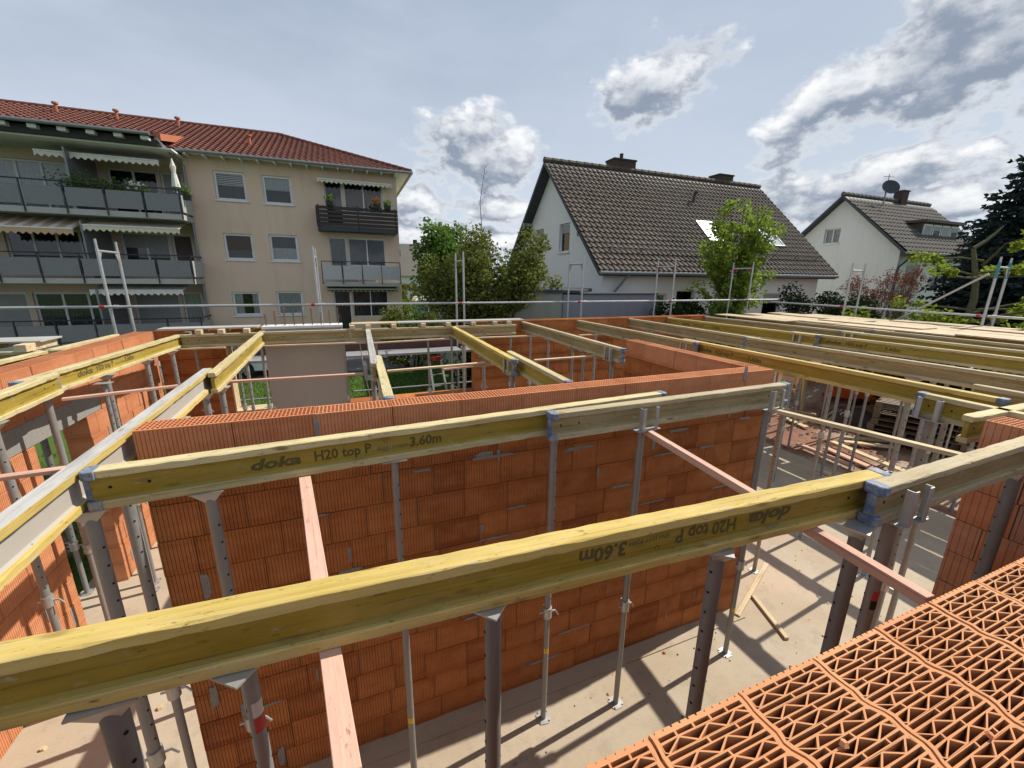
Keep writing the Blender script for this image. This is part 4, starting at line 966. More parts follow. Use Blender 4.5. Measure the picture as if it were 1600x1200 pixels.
for zf in (6.45, 3.70, .95):
    b = MB(); b.box((-22, BY, zf-.22), (BX, LY-.002, zf)); s_ = b.build('balcony_slab', 'slab_grey', ap)
    n_ = 0; x = BX
    while x > -17:
        x2 = x-1.28; b = MB(); b.box((x2+.05, BY-.03, zf+.10), (x-.05, BY-.012, zf+.80)); b.build('balcony_panel', 'balcony_panel' if n_ % 2 else 'balcony_panel_light' if zf > 6 and n_ == 1 else 'balcony_panel', ap)
        b = MB(); b.box((x-.02, BY-.05, zf-.2), (x+.02, BY-.01, zf+1.0)); b.build('balcony_post', 'dark_metal', ap); x = x2; n_ += 1
    b = MB(); b.box((BX+.01, BY+.05, zf+.10), (BX+.03, FY-.05, zf+.80)); b.build('balcony_panel', 'balcony_panel_light', ap)
    b = MB(); b.box((-17, BY-.05, zf+.98), (BX+.03, BY-.01, zf+1.03)); b.box((BX-.01, BY-.01, zf+.98), (BX+.03, FY, zf+1.03)); b.build('handrail', 'dark_metal', ap)
    for xp in (-9.95, ): b = MB(); b.box((xp-.03, BY+.1, zf), (xp+.03, LY-.002, zf+2.3)); b.build('privacy_screen', 'grey_metal', ap)
b = MB(); b.box((-22, BY, 9.0), (BX-.0, LY-.002, 9.06)); b.build('balcony_ceiling', 'plaster_white', ap)
# awnings over the left balconies
def awning(x0, x1, z, y0, out_, drop, mat, name='awning', val=.18):
    b = MB(); n = int((x1-x0)/.22); p = []
    b.add([(x0, y0, z), (x1, y0, z), (x1, y0-out_, z-drop), (x0, y0-out_, z-drop)], [(0,1,2,3)])
    vv = []
    for i in range(n*4+1):
        x = x0+(x1-x0)*i/(n*4); vv += [(x, y0-out_, z-drop), (x, y0-out_-.01, z-drop-val-.05*math.cos(i*math.pi/2))]
    b.add(vv, [(2*i, 2*i+1, 2*i+3, 2*i+2) for i in range(n*4)]); o = b.build(name, mat, ap); c_ = MB(); c_.tube((x0, y0-out_, z-drop), (x1, y0-out_, z-drop), .035, n=8); c_.build('front_rail', 'white_plastic', o); return o
awning(-11.0, -7.0, 8.86, 25.0, 1.3, .25, 'awning_white'); awning(-9.9, -6.6, 6.2, 24.6, 1.2, .35, 'awning_cream', val=.2); awning(-10.2, -6.9, 3.45, 24.6, 1.1, .25, 'awning_white')
a_ = awning(-14.5, -10.1, 6.2, 24.6, 1.5, .55, 'awning_tan', val=.22)
for k in range(9): b = MB(); x = -14.4+k*.5; b.add([(x,24.6,6.204),(x+.2,24.6,6.204),(x+.2,23.098,5.652),(x,23.098,5.652)], [(0,1,2,3)]); b.build('stripe', 'awning_white', a_)
# right-hand balconies
rX0, rX1 = fz(494, 330, 23.9)[0], fz(620, 330, 23.9)[0]
for zf, kind in ((6.35, 'slat'), (3.62, 'metal')):
    b = MB(); b.box((rX0, 23.85, zf-.22), (rX1, FY, zf)); b.build('balcony_slab', 'slate' if kind == 'slat' else 'slab_grey', ap)
    if kind == 'slat':
        for k in range(5): b = MB(); z = zf+.02+k*.19; b.box((rX0-.02, 23.80, z), (rX1+.02, 23.835, z+.15)); b.box((rX0-.02, 23.836, z), (rX0+.02, FY, z+.15)); b.build('slat', 'brown_slat', ap)
        b = MB()
        for x in (rX0+.1, (rX0+rX1)/2, rX1-.1): b.box((x-.03, 23.837, zf-.2), (x+.03, 23.87, zf+1.0))
        b.build('balcony_posts', 'dark_metal', ap)
    else:
        for k in range(4): b = MB(); w_ = (rX1-rX0)/4; b.box((rX0+k*w_+.04, 23.82, zf+.12), (rX0+(k+1)*w_-.04, 23.84, zf+.82)); b.build('balcony_panel', 'balcony_panel_light', ap)
        for k in range(5): b = MB(); x = rX0+k*(rX1-rX0)/4; b.box((x-.02, 23.80, zf-.1), (x+.02, 23.84, zf+1.0)); b.build('balcony_post', 'dark_metal', ap)
        b = MB(); b.box((rX0, 23.8, zf+1.0), (rX1, 23.85, zf+1.04)); b.build('handrail', 'dark_metal', ap)
awning(rX0+.15, rX1-.15, 8.72, FY-.02, .5, .12, 'awning_cream', val=.14); awning(rX0+.15, rX1-.15, 3.34, FY-.02, .4, .1, 'shutter_brown', val=.1)
# roof: hipped main roof, raised wing roof over the balconies
Ye, Yr, Zr = 24.15, 30.5, 11.95; eX = 3.72
vs_ = Vector((0, Yr-Ye, Zr-EZ)); Ls = vs_.length; ridge_end = -2.95
org = Vector((-26, Ye, EZ+.02)); Wd = eX+26
def ins(u, v):
    x = -26+u; f_ = v/Ls
    return x < eX-(eX-ridge_end)*f_+.05
tile_roof('roof_tiles', 'tile_red', ap, org, (1,0,0), vs_, Wd, Ls, .27, .36, .045, ins)
b = MB(); b.add([(-26,Ye,EZ),(eX,Ye,EZ),(ridge_end,Yr,Zr),(-26,Yr,Zr)], [(0,1,2,3)]); b.add([(eX,Ye,EZ),(eX,36.9,EZ),(ridge_end,Yr,Zr)], [(0,1,2)]); b.add([(-26,36.9,EZ),(eX,36.9,EZ),(ridge_end,Yr,Zr),(-26,Yr,Zr)], [(3,2,1,0)])
rf = b.build('roof', 'tile_red', ap)
b = MB(); b.add([(XL,Ye,EZ-.02),(eX,Ye,EZ-.02),(eX,36.9,EZ-.02),(XL,36.9,EZ-.02)], [(3,2,1,0)]); b.build('soffit', 'plaster_white', rf)
hp, hq = Vector((eX, Ye, EZ+.05)), Vector((ridge_end, Yr, Zr+.05)); b = MB(); n_ = 22
for k in range(n_): b.tube(hp.lerp(hq, k/n_), hp.lerp(hq, (k+1.12)/n_), .12, .10, n=8)
b.build('hip_tiles', 'tile_red', rf); b = MB()
for k in range(60): b.tube((ridge_end-k*.38, Yr, Zr+.05), (ridge_end-(k+1.1)*.38, Yr, Zr+.05), .11, .10, n=8)
b.build('ridge_tiles', 'tile_red', rf)
b = MB(); b.tube((XL, Ye-.06, EZ-.03), (eX, Ye-.06, EZ-.03), .07, n=8); b.tube((eX+.04, Ye-.06, EZ-.03), (eX+.04, 36.9, EZ-.03), .07, n=8); b.build('gutter', 'grey_metal', rf)
for k in range(14): x = XL+.25+k*.7; b = MB(); b.box((x, Ye+.02, EZ-.17), (x+.08, FY-.002, EZ-.03)); b.build('rafter_end', 'plaster_white', rf)
wo = Vector((-26, 22.75, 9.42)); wv = Vector((0, 4.55, 1.06))
tile_roof('roof_tiles', 'tile_red', ap, wo, (1,0,0), wv, 26-6.9, wv.length, .27, .36, .045)
b = MB(); xw = -6.85; b.hexa([(-26,22.78,9.34),(xw,22.78,9.34),(xw,27.3,10.35),(-26,27.3,10.35),(-26,22.78,9.42),(xw,22.78,9.42),(xw,27.3,10.45),(-26,27.3,10.45)]); b.build('wing_roof', 'dark_wood', rf)
b = MB(); b.hexa([(xw+.002,23.2,9.3),(xw+.22,23.2,9.3),(xw+.22,27.2,10.2),(xw+.002,27.2,10.2),(xw+.002,23.2,9.56),(xw+.22,23.2,9.56),(xw+.22,27.2,10.5),(xw+.002,27.2,10.5)]); b.build('verge_tiles', 'terracotta', rf)
b = MB(); b.tube((-26, 22.72, 9.40), (xw, 22.72, 9.40), .07, n=8); b.build('gutter', 'grey_metal', rf)
b = MB(); b.box((-22, 23.1, 9.061), (xw+.1, 23.25, 9.34)); b.build('fascia', 'dark_wood', rf)
for k in range(16): x = xw-.1-k*.85; b = MB(); b.box((x-.26, 22.85, 9.2), (x, 23.098, 9.335)); b.build('rafter_end', 'white_plastic', rf)
for px, py, yy in ((88, 172, 29.2), (183, 185, 29.2), (279, 197, 29.2), (391, 231, 26.6)):
    q = PY(px, py, yy); zr = EZ+(yy-Ye)*(Zr-EZ)/(Yr-Ye); b = MB(); b.tube((q.x, yy, zr-.1), (q.x, yy, zr+.42), .07, n=8); b.tube((q.x, yy, zr+.42), (q.x, yy, zr+.50), .13, .13, n=8); b.build('vent_pipe', 'terracotta', rf)
b = MB(); b.tube((-6.42, FY-.12, -.1), (-6.42, FY-.12, 8.7), .055, n=8); b.tube((-6.42, FY-.12, 8.7), (-6.75, 23.0, 9.3), .055, n=8); b.build('downpipe', 'grey_metal', ap)
# things on the balconies
def planter(label, x, y, z, wd, hgt, flower=None, seed=0):
    t = thing('planter', label, 'planter', (x, y, z)); b = MB(); b.hexa([(-wd/2+.03,-.09,0),(wd/2-.03,-.09,0),(wd/2-.03,.09,0),(-wd/2+.03,.09,0),(-wd/2,-.11,.2),(wd/2,-.11,.2),(wd/2,.11,.2),(-wd/2,.11,.2)]); b.build('box', 'dark_metal', t)
    b = MB(); rs = random.Random(seed)
    for i in range(int(260*wd)):
        c_ = Vector((rs.gauss(0, wd*.28), rs.gauss(0, .09), .2+abs(rs.gauss(0, hgt*.45)))); e_ = Vector((rs.uniform(-1,1), rs.uniform(-1,1), rs.uniform(-.3,1))).normalized()*.06; f_ = Vector((rs.uniform(-1,1), rs.uniform(-1,1), rs.uniform(-1,1))).normalized()*.045
        b.add([c_-e_, c_+f_, c_+e_, c_-f_], [(0,1,2,3)])
    b.build('foliage', 'leaf_bright', t)
    if flower:
        b = MB()
        for i in range(40): c_ = Vector((rs.gauss(0, wd*.25), rs.gauss(-.05, .06), .25+abs(rs.gauss(0, hgt*.4)))); b.add([c_+Vector((-.03,0,-.03)), c_+Vector((.03,.01,-.03)), c_+Vector((.03,0,.03)), c_+Vector((-.03,-.01,.03))], [(0,1,2,3)])
        b.build('blossoms', flower, t)
for i, (px, wd, hg, fl_) in enumerate(((125, 1.3, .55, None), (170, .9, .4, None), (213, .7, .35, 'awning_white'))):
    q = PY(px, 292, 23.45); planter(['large bushy planter on the top grey balcony', 'long leafy planter on the top grey balcony', 'white-flowering planter on the top grey balcony'][i], q.x, 23.42, 7.1, wd, hg, fl_, i)
q = PY(288, 300, 23.6); planter('small leafy planter at the corner of the top grey balcony', BX+.12, 23.7, 7.1, .4, .45, None, 8)
for i, px in enumerate((515, 588, 605)): q = PY(px, 322, 23.75); planter(['small green planter on the brown slatted balcony', 'red-flowering planter on the brown slatted balcony', 'trailing planter at the end of the brown slatted balcony'][i], q.x, 23.72, 7.28, .35, .3, 'flower_red' if i == 1 else None, 20+i)
t = thing('parasol', 'folded white parasol on the top grey balcony', 'parasol', (PY(268, 250, 23.7).x, 23.7, 6.45)); b = MB(); b.tube((0,0,0), (0,0,2.3), .02, n=8); b.build('pole', 'white_plastic', t)
b = MB(); b.tube((0,0,1.15), (0,0,1.7), .17, .09, n=9); b.tube((0,0,1.7), (0,0,2.0), .07, .12, n=9); b.tube((0,0,2.0), (0,0,2.3), .10, .02, n=9); b.build('canopy', 'awning_white', t)
t = thing('balcony_table', 'white table on the balcony with light metal railing', 'table', (1.2, 24.3, 3.62)); b = MB(); b.box((-.5,-.25,.70), (.5,.25,.74)); b.build('top', 'white_plastic', t)
for sx in (-.45, .45):
    for sy in (-.2, .2): b = MB(); b.box((sx-.02, sy-.02, 0), (sx+.02, sy+.02, .7)); b.build('leg', 'white_plastic', t)

# ------------------------------------------------------------------ white house with dark roof
def gable_house(label, X0, X1, Y0, Y1, zb_, ze, za, ov=.5, tile='tile_dark', wallm='plaster_white', gwin=(), ewin=(), tw=.25, tl=.31, trim='slate'):
    h = thing('gable_house', label, 'house', (0, 0, 0)); Ym = (Y0+Y1)/2
    b = MB(); 
    wall_holes(b, Y0, Y1, zb_, ze, X0, .25, [w_[:4] for w_ in gwin if w_[3] < ze], 'x')
    # gable triangle with openings: strips
    gz_ = sorted({ze, za, *[w_[2] for w_ in gwin if w_[3] >= ze and w_[2] > ze], *[w_[3] for w_ in gwin if w_[3] >= ze]})
    def yl(z): f_ = (z-ze)/(za-ze); return Y0+(Ym-Y0)*f_, Y1-(Y1-Ym)*f_
    for z0, z1 in zip(gz_[:-1], gz_[1:]):
        hs = sorted((w_[0], w_[1]) for w_ in gwin if w_[2] <= z0+1e-6 and w_[3] >= z1-1e-6)
        a0_, b0_ = yl(z0); a1_, b1_ = yl(z1); lo = (a0_, a1_); 
        for c_ in hs + [None]:
            hi = (c_[0], c_[0]) if c_ else (b0_, b1_)
            b.add([(X0, lo[0], z0), (X0, hi[0], z0), (X0, hi[1], z1), (X0, lo[1], z1)], [(3,2,1,0)])
            if c_: lo = (c_[1], c_[1])
    for w_ in gwin:
        if w_[3] >= ze:
            c_ = [(w_[0], w_[2]), (w_[1], w_[2]), (w_[1], w_[3]), (w_[0], w_[3])]
            for k in range(4): p_, q_ = c_[k], c_[(k+1) % 4]; b.add([(X0,*p_), (X0,*q_), (X0+.25,*q_), (X0+.25,*p_)], [(0,1,2,3)])
    wall_holes(b, X0, X1, zb_, ze, Y0, .25, [w_[:4] for w_ in ewin]); b.add([(X1,Y0,zb_),(X1,Y1,zb_),(X1,Y1,ze),(X1,Y0,ze)], [(0,1,2,3)]); b.add([(X0,Y1,zb_),(X1,Y1,zb_),(X1,Y1,ze),(X0,Y1,ze)], [(3,2,1,0)]); b.add([(X1,Y0,ze),(X1,Y1,ze),(X1,Ym,za)], [(0,1,2)])
    b.build('wall', wallm, h)
    sl = (za-ze)/(Ym-Y0); zE = ze-sl*ov; V = Vector((0, Ym-(Y0-ov), za+.12-zE)); x0, x1 = X0-ov, X1+ov
    rf_ = MB(); rf_.hexa([(x0,Y0-ov,zE-.10),(x1,Y0-ov,zE-.10),(x1,Ym,za+.0),(x0,Ym,za+.0),(x0,Y0-ov,zE+.08),(x1,Y0-ov,zE+.08),(x1,Ym,za+.18),(x0,Ym,za+.18)])
    rf_.hexa([(x0,Ym+.001,za),(x1,Ym+.001,za),(x1,Y1+ov,zE-.10),(x0,Y1+ov,zE-.10),(x0,Ym+.001,za+.18),(x1,Ym+.001,za+.18),(x1,Y1+ov,zE+.08),(x0,Y1+ov,zE+.08)])
    r_ = rf_.build('roof', trim, h)
    tile_roof('roof_tiles', tile, h, (x0, Y0-ov-.04, zE+.10), (1,0,0), (0, Ym-Y0+ov, za-zE), x1-x0, math.hypot(Ym-Y0+ov, za-zE)+.1, tw, tl, .05, None, 5, .035)
    b = MB(); n_ = int((x1-x0)/.4)
    for k in range(n_): b.tube((x0+k*(x1-x0)/n_, Ym, za+.22), (x0+(k+1.1)*(x1-x0)/n_, Ym, za+.22), .13, .11, n=8)
    b.build('ridge_tiles', tile, r_)
    b = MB(); b.tube((x0, Y0-ov-.07, zE+.02), (x1, Y0-ov-.07, zE+.02), .075, n=8); b.build('gutter', 'grey_metal', r_)
    for w_ in gwin: window(h, *w_[:4], X0, w_[4], w_[5], .14, .06, True, ax='x')
    for w_ in ewin: window(h, *w_[:4], Y0, w_[4], w_[5], .14, .06, True)
    return h, r_, zE, sl
Y0h, X0h = 14.0, 9.29; H1Y1 = 23.0
h1, r1, zE1, sl1 = gable_house('white gabled house with dark pantile roof and two roof windows', X0h, 21.8, Y0h, H1Y1, .6, 4.60, 8.86, .5,
    gwin=((16.75, 17.72, 5.07, 6.28, 'blind_half', 1), (19.35, 20.3, 5.07, 6.28, 'blind_half', 1)), ewin=((11.6, 12.5, 1.9, 3.35, 'dark_curtain', 1), (13.0, 14.0, 1.9, 3.5, 'none', 1), (18.2, 19.4, 2.0, 3.35, 'blind_half', 1)))
Ym1 = (Y0h+H1Y1)/2; zr1 = 8.86
def chimney(parent, x, y, wd, dp, z0, z1, pot=False):
    b = MB(); b.box((x-wd/2, y-dp/2, z0), (x+wd/2, y+dp/2, z1)); b.box((x-wd/2-.04, y-dp/2-.04, z1), (x+wd/2+.04, y+dp/2+.04, z1+.07))
    if pot: b.tube((x, y, z1+.07), (x, y, z1+.38), .09, n=8)
    b.build('chimney', 'dark_brick', parent)
q = PY(975, 270, Ym1); chimney(r1, q.x, Ym1+.3, 1.25, .7, zr1-.6, zr1+.62, True); q = PY(1133, 285, Ym1); chimney(r1, q.x, Ym1+.3, 1.0, .7, zr1-.6, zr1+.55)
def on_roof(px, py):       # front roof plane of the white house
    d = ray(px, py); n_ = Vector((0, -sl1, 1)); p_ = Vector((0, Y0h, 4.72)); return CP + d*((p_-CP).dot(n_)/d.dot(n_))
for px, py in ((1108, 364), (1201, 373)):
    q = on_roof(px, py); V = Vector((0, 1, sl1)).normalized(); U = Vector((1,0,0)); Nn = U.cross(V); b = MB(); hw, hh = .42, .62
    def rr(u_, v_, n_): return q + U*u_ + V*v_ + Nn*n_
    for (u0_, u1_, v0_, v1_) in ((-hw-.06,hw+.06,-hh-.06,-hh),(-hw-.06,hw+.06,hh,hh+.06),(-hw-.06,-hw,-hh,hh),(hw,hw+.06,-hh,hh)):
        b.hexa([rr(u0_,v0_,0),rr(u1_,v0_,0),rr(u1_,v1_,0),rr(u0_,v1_,0),rr(u0_,v0_,.14),rr(u1_,v0_,.14),rr(u1_,v1_,.14),rr(u0_,v1_,.14)])
    f = b.build('roof_window', 'grey_metal', r1); b = MB(); b.add([rr(-hw,-hh,.115), rr(hw,-hh,.115), rr(hw,hh,.115), rr(-hw,hh,.115)], [(0,1,2,3)]); b.build('pane', 'skylight_glass', f)
q = on_roof(1083, 318); b = MB(); b.tube(q, q+Vector((0,-.05,.45)), .07, n=8); b.tube(q+Vector((0,-.05,.45)), q+Vector((.0,-.25,.5)), .07, n=8); b.build('vent_pipe', 'slate', r1)
b = MB(); 
for zz in (.16, .26): pa = on_roof(955, 394); pb = on_roof(1300, 405); Nn = Vector((0,-sl1,1)).normalized(); b.tube(Vector((9.4,pa.y,pa.z))+Nn*zz, Vector((21.8,pa.y,pa.z))+Nn*zz, .015, n=6)
for k in range(9): x = 9.6+k*1.5; b.bar(Vector((x,pa.y,pa.z)), Vector((x,pa.y,pa.z))+Nn*.3, .03, .02)
b.build('snow_guard', 'slate', r1)
b = MB(); gx = PY(985, 412, 13.45).x; b.tube((gx, 13.45, zE1), (gx-.35, 13.9, zE1-.75), .05, n=8); b.tube((gx-.35, 13.9, zE1-.75), (gx-.35, 13.9, .7), .05, n=8); b.build('downpipe', 'grey_metal', h1)
for yy in (15.2, 20.8, ): b = MB(); zz = 4.6+ (yy-14 if yy < 18.5 else 23-yy)*sl1; b.box((X0h-.5, yy-.09, zz-.18), (X0h-.002, yy+.09, zz-.02)); b.build('purlin_end', 'grey_metal', r1)
# garage
gr_ = thing('garage', 'low flat-roofed garage with grey rendered wall before the white house', 'garage', (0, 0, 0))
GYf = 12.15; gXa, gXm, gXb = 3.4, PY(879, 470, GYf).x, PY(1024, 470, GYf).x
b = MB(); b.add([(gXa,GYf,.5),(gXm,GYf,.5),(gXm,GYf,3.44),(gXa,GYf,3.44)], [(0,1,2,3)]); b.add([(gXa,GYf,.5),(gXa,16.5,.5),(gXa,16.5,3.44),(gXa,GYf,3.44)], [(3,2,1,0)]); b.build('wall', 'plaster_greygreen', gr_)
b = MB(); b.box((gXm+.001, GYf-.05, .5), (gXb, 13.3, 3.40)); b.build('wall', 'plaster_grey', gr_)
b = MB(); b.hexa([(gXa-.1,GYf-.1,3.445),(gXm+.6,GYf-.06,3.445),(gXm+2.2,13.9,3.445),(gXa-.1,16.6,3.445),(gXa-.1,GYf-.1,3.60),(gXm+.6,GYf-.06,3.53),(gXm+2.2,13.9,3.56),(gXa-.1,16.6,3.66)]); b.build('roof', 'slate', gr_)
b = MB(); b.box((gXm+.62, GYf-.1, 3.401), (gXb+.04, 13.3, 3.44)); b.build('coping', 'slate', gr_)

# ------------------------------------------------------------------ second white house
X2 = 28.0; y2a, y2b = 13.98, 20.4; ze2, za2 = 5.83, 8.69
h2, r2, zE2, sl2 = gable_house('white rendered house with flat dormer and satellite dish', X2, 36.0, y2a, y2b, .6, ze2, za2, .45, 'tile_grey', 'plaster_white_old',
    gwin=((17.2, 18.1, 6.2, 7.05, 'curtain', 2),), ewin=((28.9, 30.2, 3.7, 4.9, 'blind_half', 1), (31.6, 32.6, 3.6, 4.9, 'none', 1), (28.6, 29.8, 1.2, 2.6, 'none', 1)), tw=.34, tl=.36)
Ym2 = (y2a+y2b)/2
chimney(r2, PY(1408, 306, Ym2).x, Ym2, .6, .5, za2-.3, za2+.75)
b = MB(); dx0, dx1 = PY(1437, 380, 14.6).x, PY(1496, 370, 14.6).x; zt = PY(1465, 349, 14.6).z; zd = PY(1465, 382, 14.6).z
b.box((dx0, 14.65, zd-.2), (dx1, 17.4, zt)); b.box((dx0-.2, 14.4, zt), (dx1+.2, 18.0, zt+.14)); dm = b.build('dormer', 'shutter_brown', r2)
for k in range(4): w_ = (dx1-dx0)/4; f = window(r2, dx0+k*w_+.06, dx0+(k+1)*w_-.06, zd, zt-.1, 14.64, 'blind_half' if k % 2 else 'shutter', 1, -.02, .07, False)
t = MB(); q = PY(1386, 312, Ym2-.75); t.tube((q.x, Ym2-.6, za2-.5), (q.x, Ym2-.6, za2+.55), .04, n=8); t.build('dish_mast', 'grey_metal', r2)
b = MB(); c_ = Vector((q.x, Ym2-.75, za2+.62)); ax_ = Vector((-.5, -.75, .45)).normalized(); s_ = ax_.cross(Vector((0,0,1))).normalized(); u_ = s_.cross(ax_); n_ = 18; vv = [c_]
for rr_, dd in ((.26, .04), (.46, .13)):
    for k in range(n_): an = 2*math.pi*k/n_; vv.append(c_ + s_*(rr_*math.cos(an)) + u_*(rr_*math.sin(an)) + ax_*dd)
b.add(vv, [(0, 1+k, 1+(k+1) % n_) for k in range(n_)] + [(1+k, 1+n_+k, 1+n_+(k+1) % n_, 1+(k+1) % n_) for k in range(n_)]); b.build('satellite_dish', 'slate', r2)
b = MB(); b.tube((q.x, Ym2-.6, za2+.5), (q.x, Ym2-.6, za2+1.4), .02, n=6); b.tube((q.x-.5, Ym2-.6, za2+1.25), (q.x+.5, Ym2-.6, za2+1.3), .015, n=6); b.build('aerial', 'grey_metal', r2)
b = MB(); b.tube((X2+.6, y2a-.4, zE2), (X2+.05, y2a-.06, zE2-.7), .05, n=8); b.tube((X2+.05, y2a-.06, zE2-.7), (X2+.05, y2a-.06, .7), .05, n=8); b.build('downpipe', 'slate', h2)
# far houses seen between the apartment block and the tree
for lb, px, yy, wd, zz in (('distant grey-roofed house beside the apartment block', 640, 62, 7, 6.2), ('distant house with tall roof behind the tree', 668, 70, 8, 8.4)):
    q = PY(px, 400, yy); h = thing('distant_house', lb, 'house', (q.x, yy, 0)); b = MB(); b.box((-wd/2, 0, -1), (wd/2, 8, zz-2)); b.build('wall', 'plaster_white_old', h)
    b = MB(); b.hexa([(-wd/2-.4,-.4,zz-2.1),(wd/2+.4,-.4,zz-2.1),(wd/2+.4,8.4,zz-2.1),(-wd/2-.4,8.4,zz-2.1),(-wd/2-.3,3.9,zz+.9),(wd/2+.3,3.9,zz+.9),(wd/2+.3,4.1,zz+.9),(-wd/2-.3,4.1,zz+.9)]); b.build('roof', 'tile_grey', h)
    b = MB(); b.box((-wd*.2, 3.6, zz+.3), (-wd*.2+.6, 4.2, zz+1.6)); b.build('chimney', 'dark_brick', h)

# ------------------------------------------------------------------ vegetation
def leaves(b, rs, centres, n, size, spread=1., asp=.55, droop=0.):
    for _ in range(n):
        c_, r_ = rs.choice(centres)
        d = Vector((rs.gauss(0,1), rs.gauss(0,1), rs.gauss(0,.8))); d = d.normalized()*(r_*(rs.random()**.45))
        p = Vector(c_)+d; s_ = size*rs.uniform(.6, 1.3)
        a = Vector((rs.uniform(-1,1), rs.uniform(-1,1), rs.uniform(-.7,.7)-droop)).normalized(); q = a.cross(Vector((rs.uniform(-1,1), rs.uniform(-1,1), rs.uniform(-1,1)))).normalized()
        a *= s_; q *= s_*asp
        b.add([p-a, p+q, p+a, p-q], [(0,1,2,3)])
def limb(b, p, q, r1_, r2_, rs, n=3, wob=.08):
    p = Vector(p); q = Vector(q); prev = p; pr = r1_
    for k in range(1, n+1):
        f_ = k/n; c_ = p.lerp(q, f_) + (Vector((rs.uniform(-1,1), rs.uniform(-1,1), rs.uniform(-.5,.5)))*wob*(q-p).length if k < n else Vector((0,0,0))); rr_ = r1_+(r2_-r1_)*f_
        b.tube(prev, c_, pr, rr_, n=7, cap=False); prev, pr = c_, rr_
def tree(label, base, H, crown_c, crown_r, nb, nleaf, size, leafm, barkm='bark', clump=.42, seed=0, trunk_r=.13, low=.3, extra=(), cat='tree', name='tree', droop=0., skip=None):
    rs = random.Random(seed); t = thing(name, label, cat, base); tb = MB(); cl = []
    cc = Vector(crown_c); cr = Vector(crown_r); limb(tb, (0,0,0), (cc.x*.5, cc.y*.5, H*low), trunk_r, trunk_r*.75, rs)
    fork = Vector((cc.x*.5, cc.y*.5, H*low))
    for k in range(nb):
        d = Vector((rs.gauss(0,1), rs.gauss(0,1), rs.gauss(.15,.85))).normalized(); f_ = rs.uniform(.55, 1.0)
        e_ = cc + Vector((d.x*cr.x, d.y*cr.y, d.z*cr.z))*f_
        if e_.z < .3: e_.z = .3
        if skip and skip(e_): continue
        mid = fork.lerp(e_, .5)+Vector((0,0,.12*cr.z)); limb(tb, fork.lerp(Vector((fork.x,fork.y,H*.8)), rs.random()*.4), mid, trunk_r*.4, trunk_r*.22, rs, 2); limb(tb, mid, e_, trunk_r*.22, .012, rs, 2)
        cl += [(e_, clump*rs.uniform(.7,1.35)), (mid.lerp(e_, .6), clump*rs.uniform(.6,1.1)), (mid.lerp(e_, .25), clump*.6)]
    for e_, r_ in extra: cl.append((Vector(e_), r_))
    if skip: cl = [c_ for c_ in cl if not skip(c_[0])]
    tb.build('trunk', barkm, t, smooth_=True); lb = MB(); leaves(lb, rs, cl, nleaf, size, droop=droop); lb.build('crown', leafm, t); return t
tb_ = PY(757, 470, 13.0)
tree('spreading olive-green tree before the garage', (tb_.x, 13.0-.6, gz(tb_.x, 12.4)), 3.4, (.15, 0, 3.05), (2.35, 1.25, 1.95), 95, 36000, .062, 'leaf_mid', clump=.42, seed=3, trunk_r=.14,
     extra=[((2.2,0,1.9), .35), ((2.5,-.1,1.75), .25), ((-2.2,0,1.7), .45), ((-1.9,0,1.1), .5), ((-1.4,-.2,.7), .45), ((1.9,0,2.3), .4)], skip=lambda c_: c_.x > .45 + max(0, c_.z-2.35)*2.1)
q = PY(700, 400, 19.0); tree('lighter green tree rising behind the spreading tree', (q.x-.2, 19, .9), 5.2, (0, 0, 3.7), (1.1, 1.2, 1.75), 50, 12000, .10, 'leaf_bright', clump=.55, seed=5)
q = PY(745, 330, 21.0); t = thing('sapling', 'thin leafless sapling tip above the spreading tree', 'sapling', (q.x, 21, .9)); b = MB(); limb(b, (0,0,0), (.45,0,8.3), .04, .01, random.Random(1), 5, .02); b.build('stem', 'twig', t)
b = MB(); rs = random.Random(9)
for k in range(14): z = 6.0+k*.17; d = rs.choice((-1,1))*.18; b.tube((z*.054,0,z), (z*.054+d,0,z+.22), .008, .004, n=5)
b.build('twigs', 'twig', t)
q = PY(1140, 450, 11.6); tree('fresh yellow-green young tree before the roof windows', (q.x, 11.6, gz(q.x, 11.6)), 4.2, (.05, 0, 3.5), (1.75, 1.1, 2.35), 62, 9500, .075, 'leaf_fresh', clump=.27, seed=11, trunk_r=.06, low=.25)
q = PY(1150, 468, 11.2); tree('leafy dark bush at the foot of the fresh green tree', (q.x-.3, 11.3, gz(q.x, 11.3)), 1.2, (0,0,1.3), (1.2,.6,.9), 40, 7000, .07, 'leaf_bright', clump=.3, seed=12, trunk_r=.04, cat='bush', name='bush')
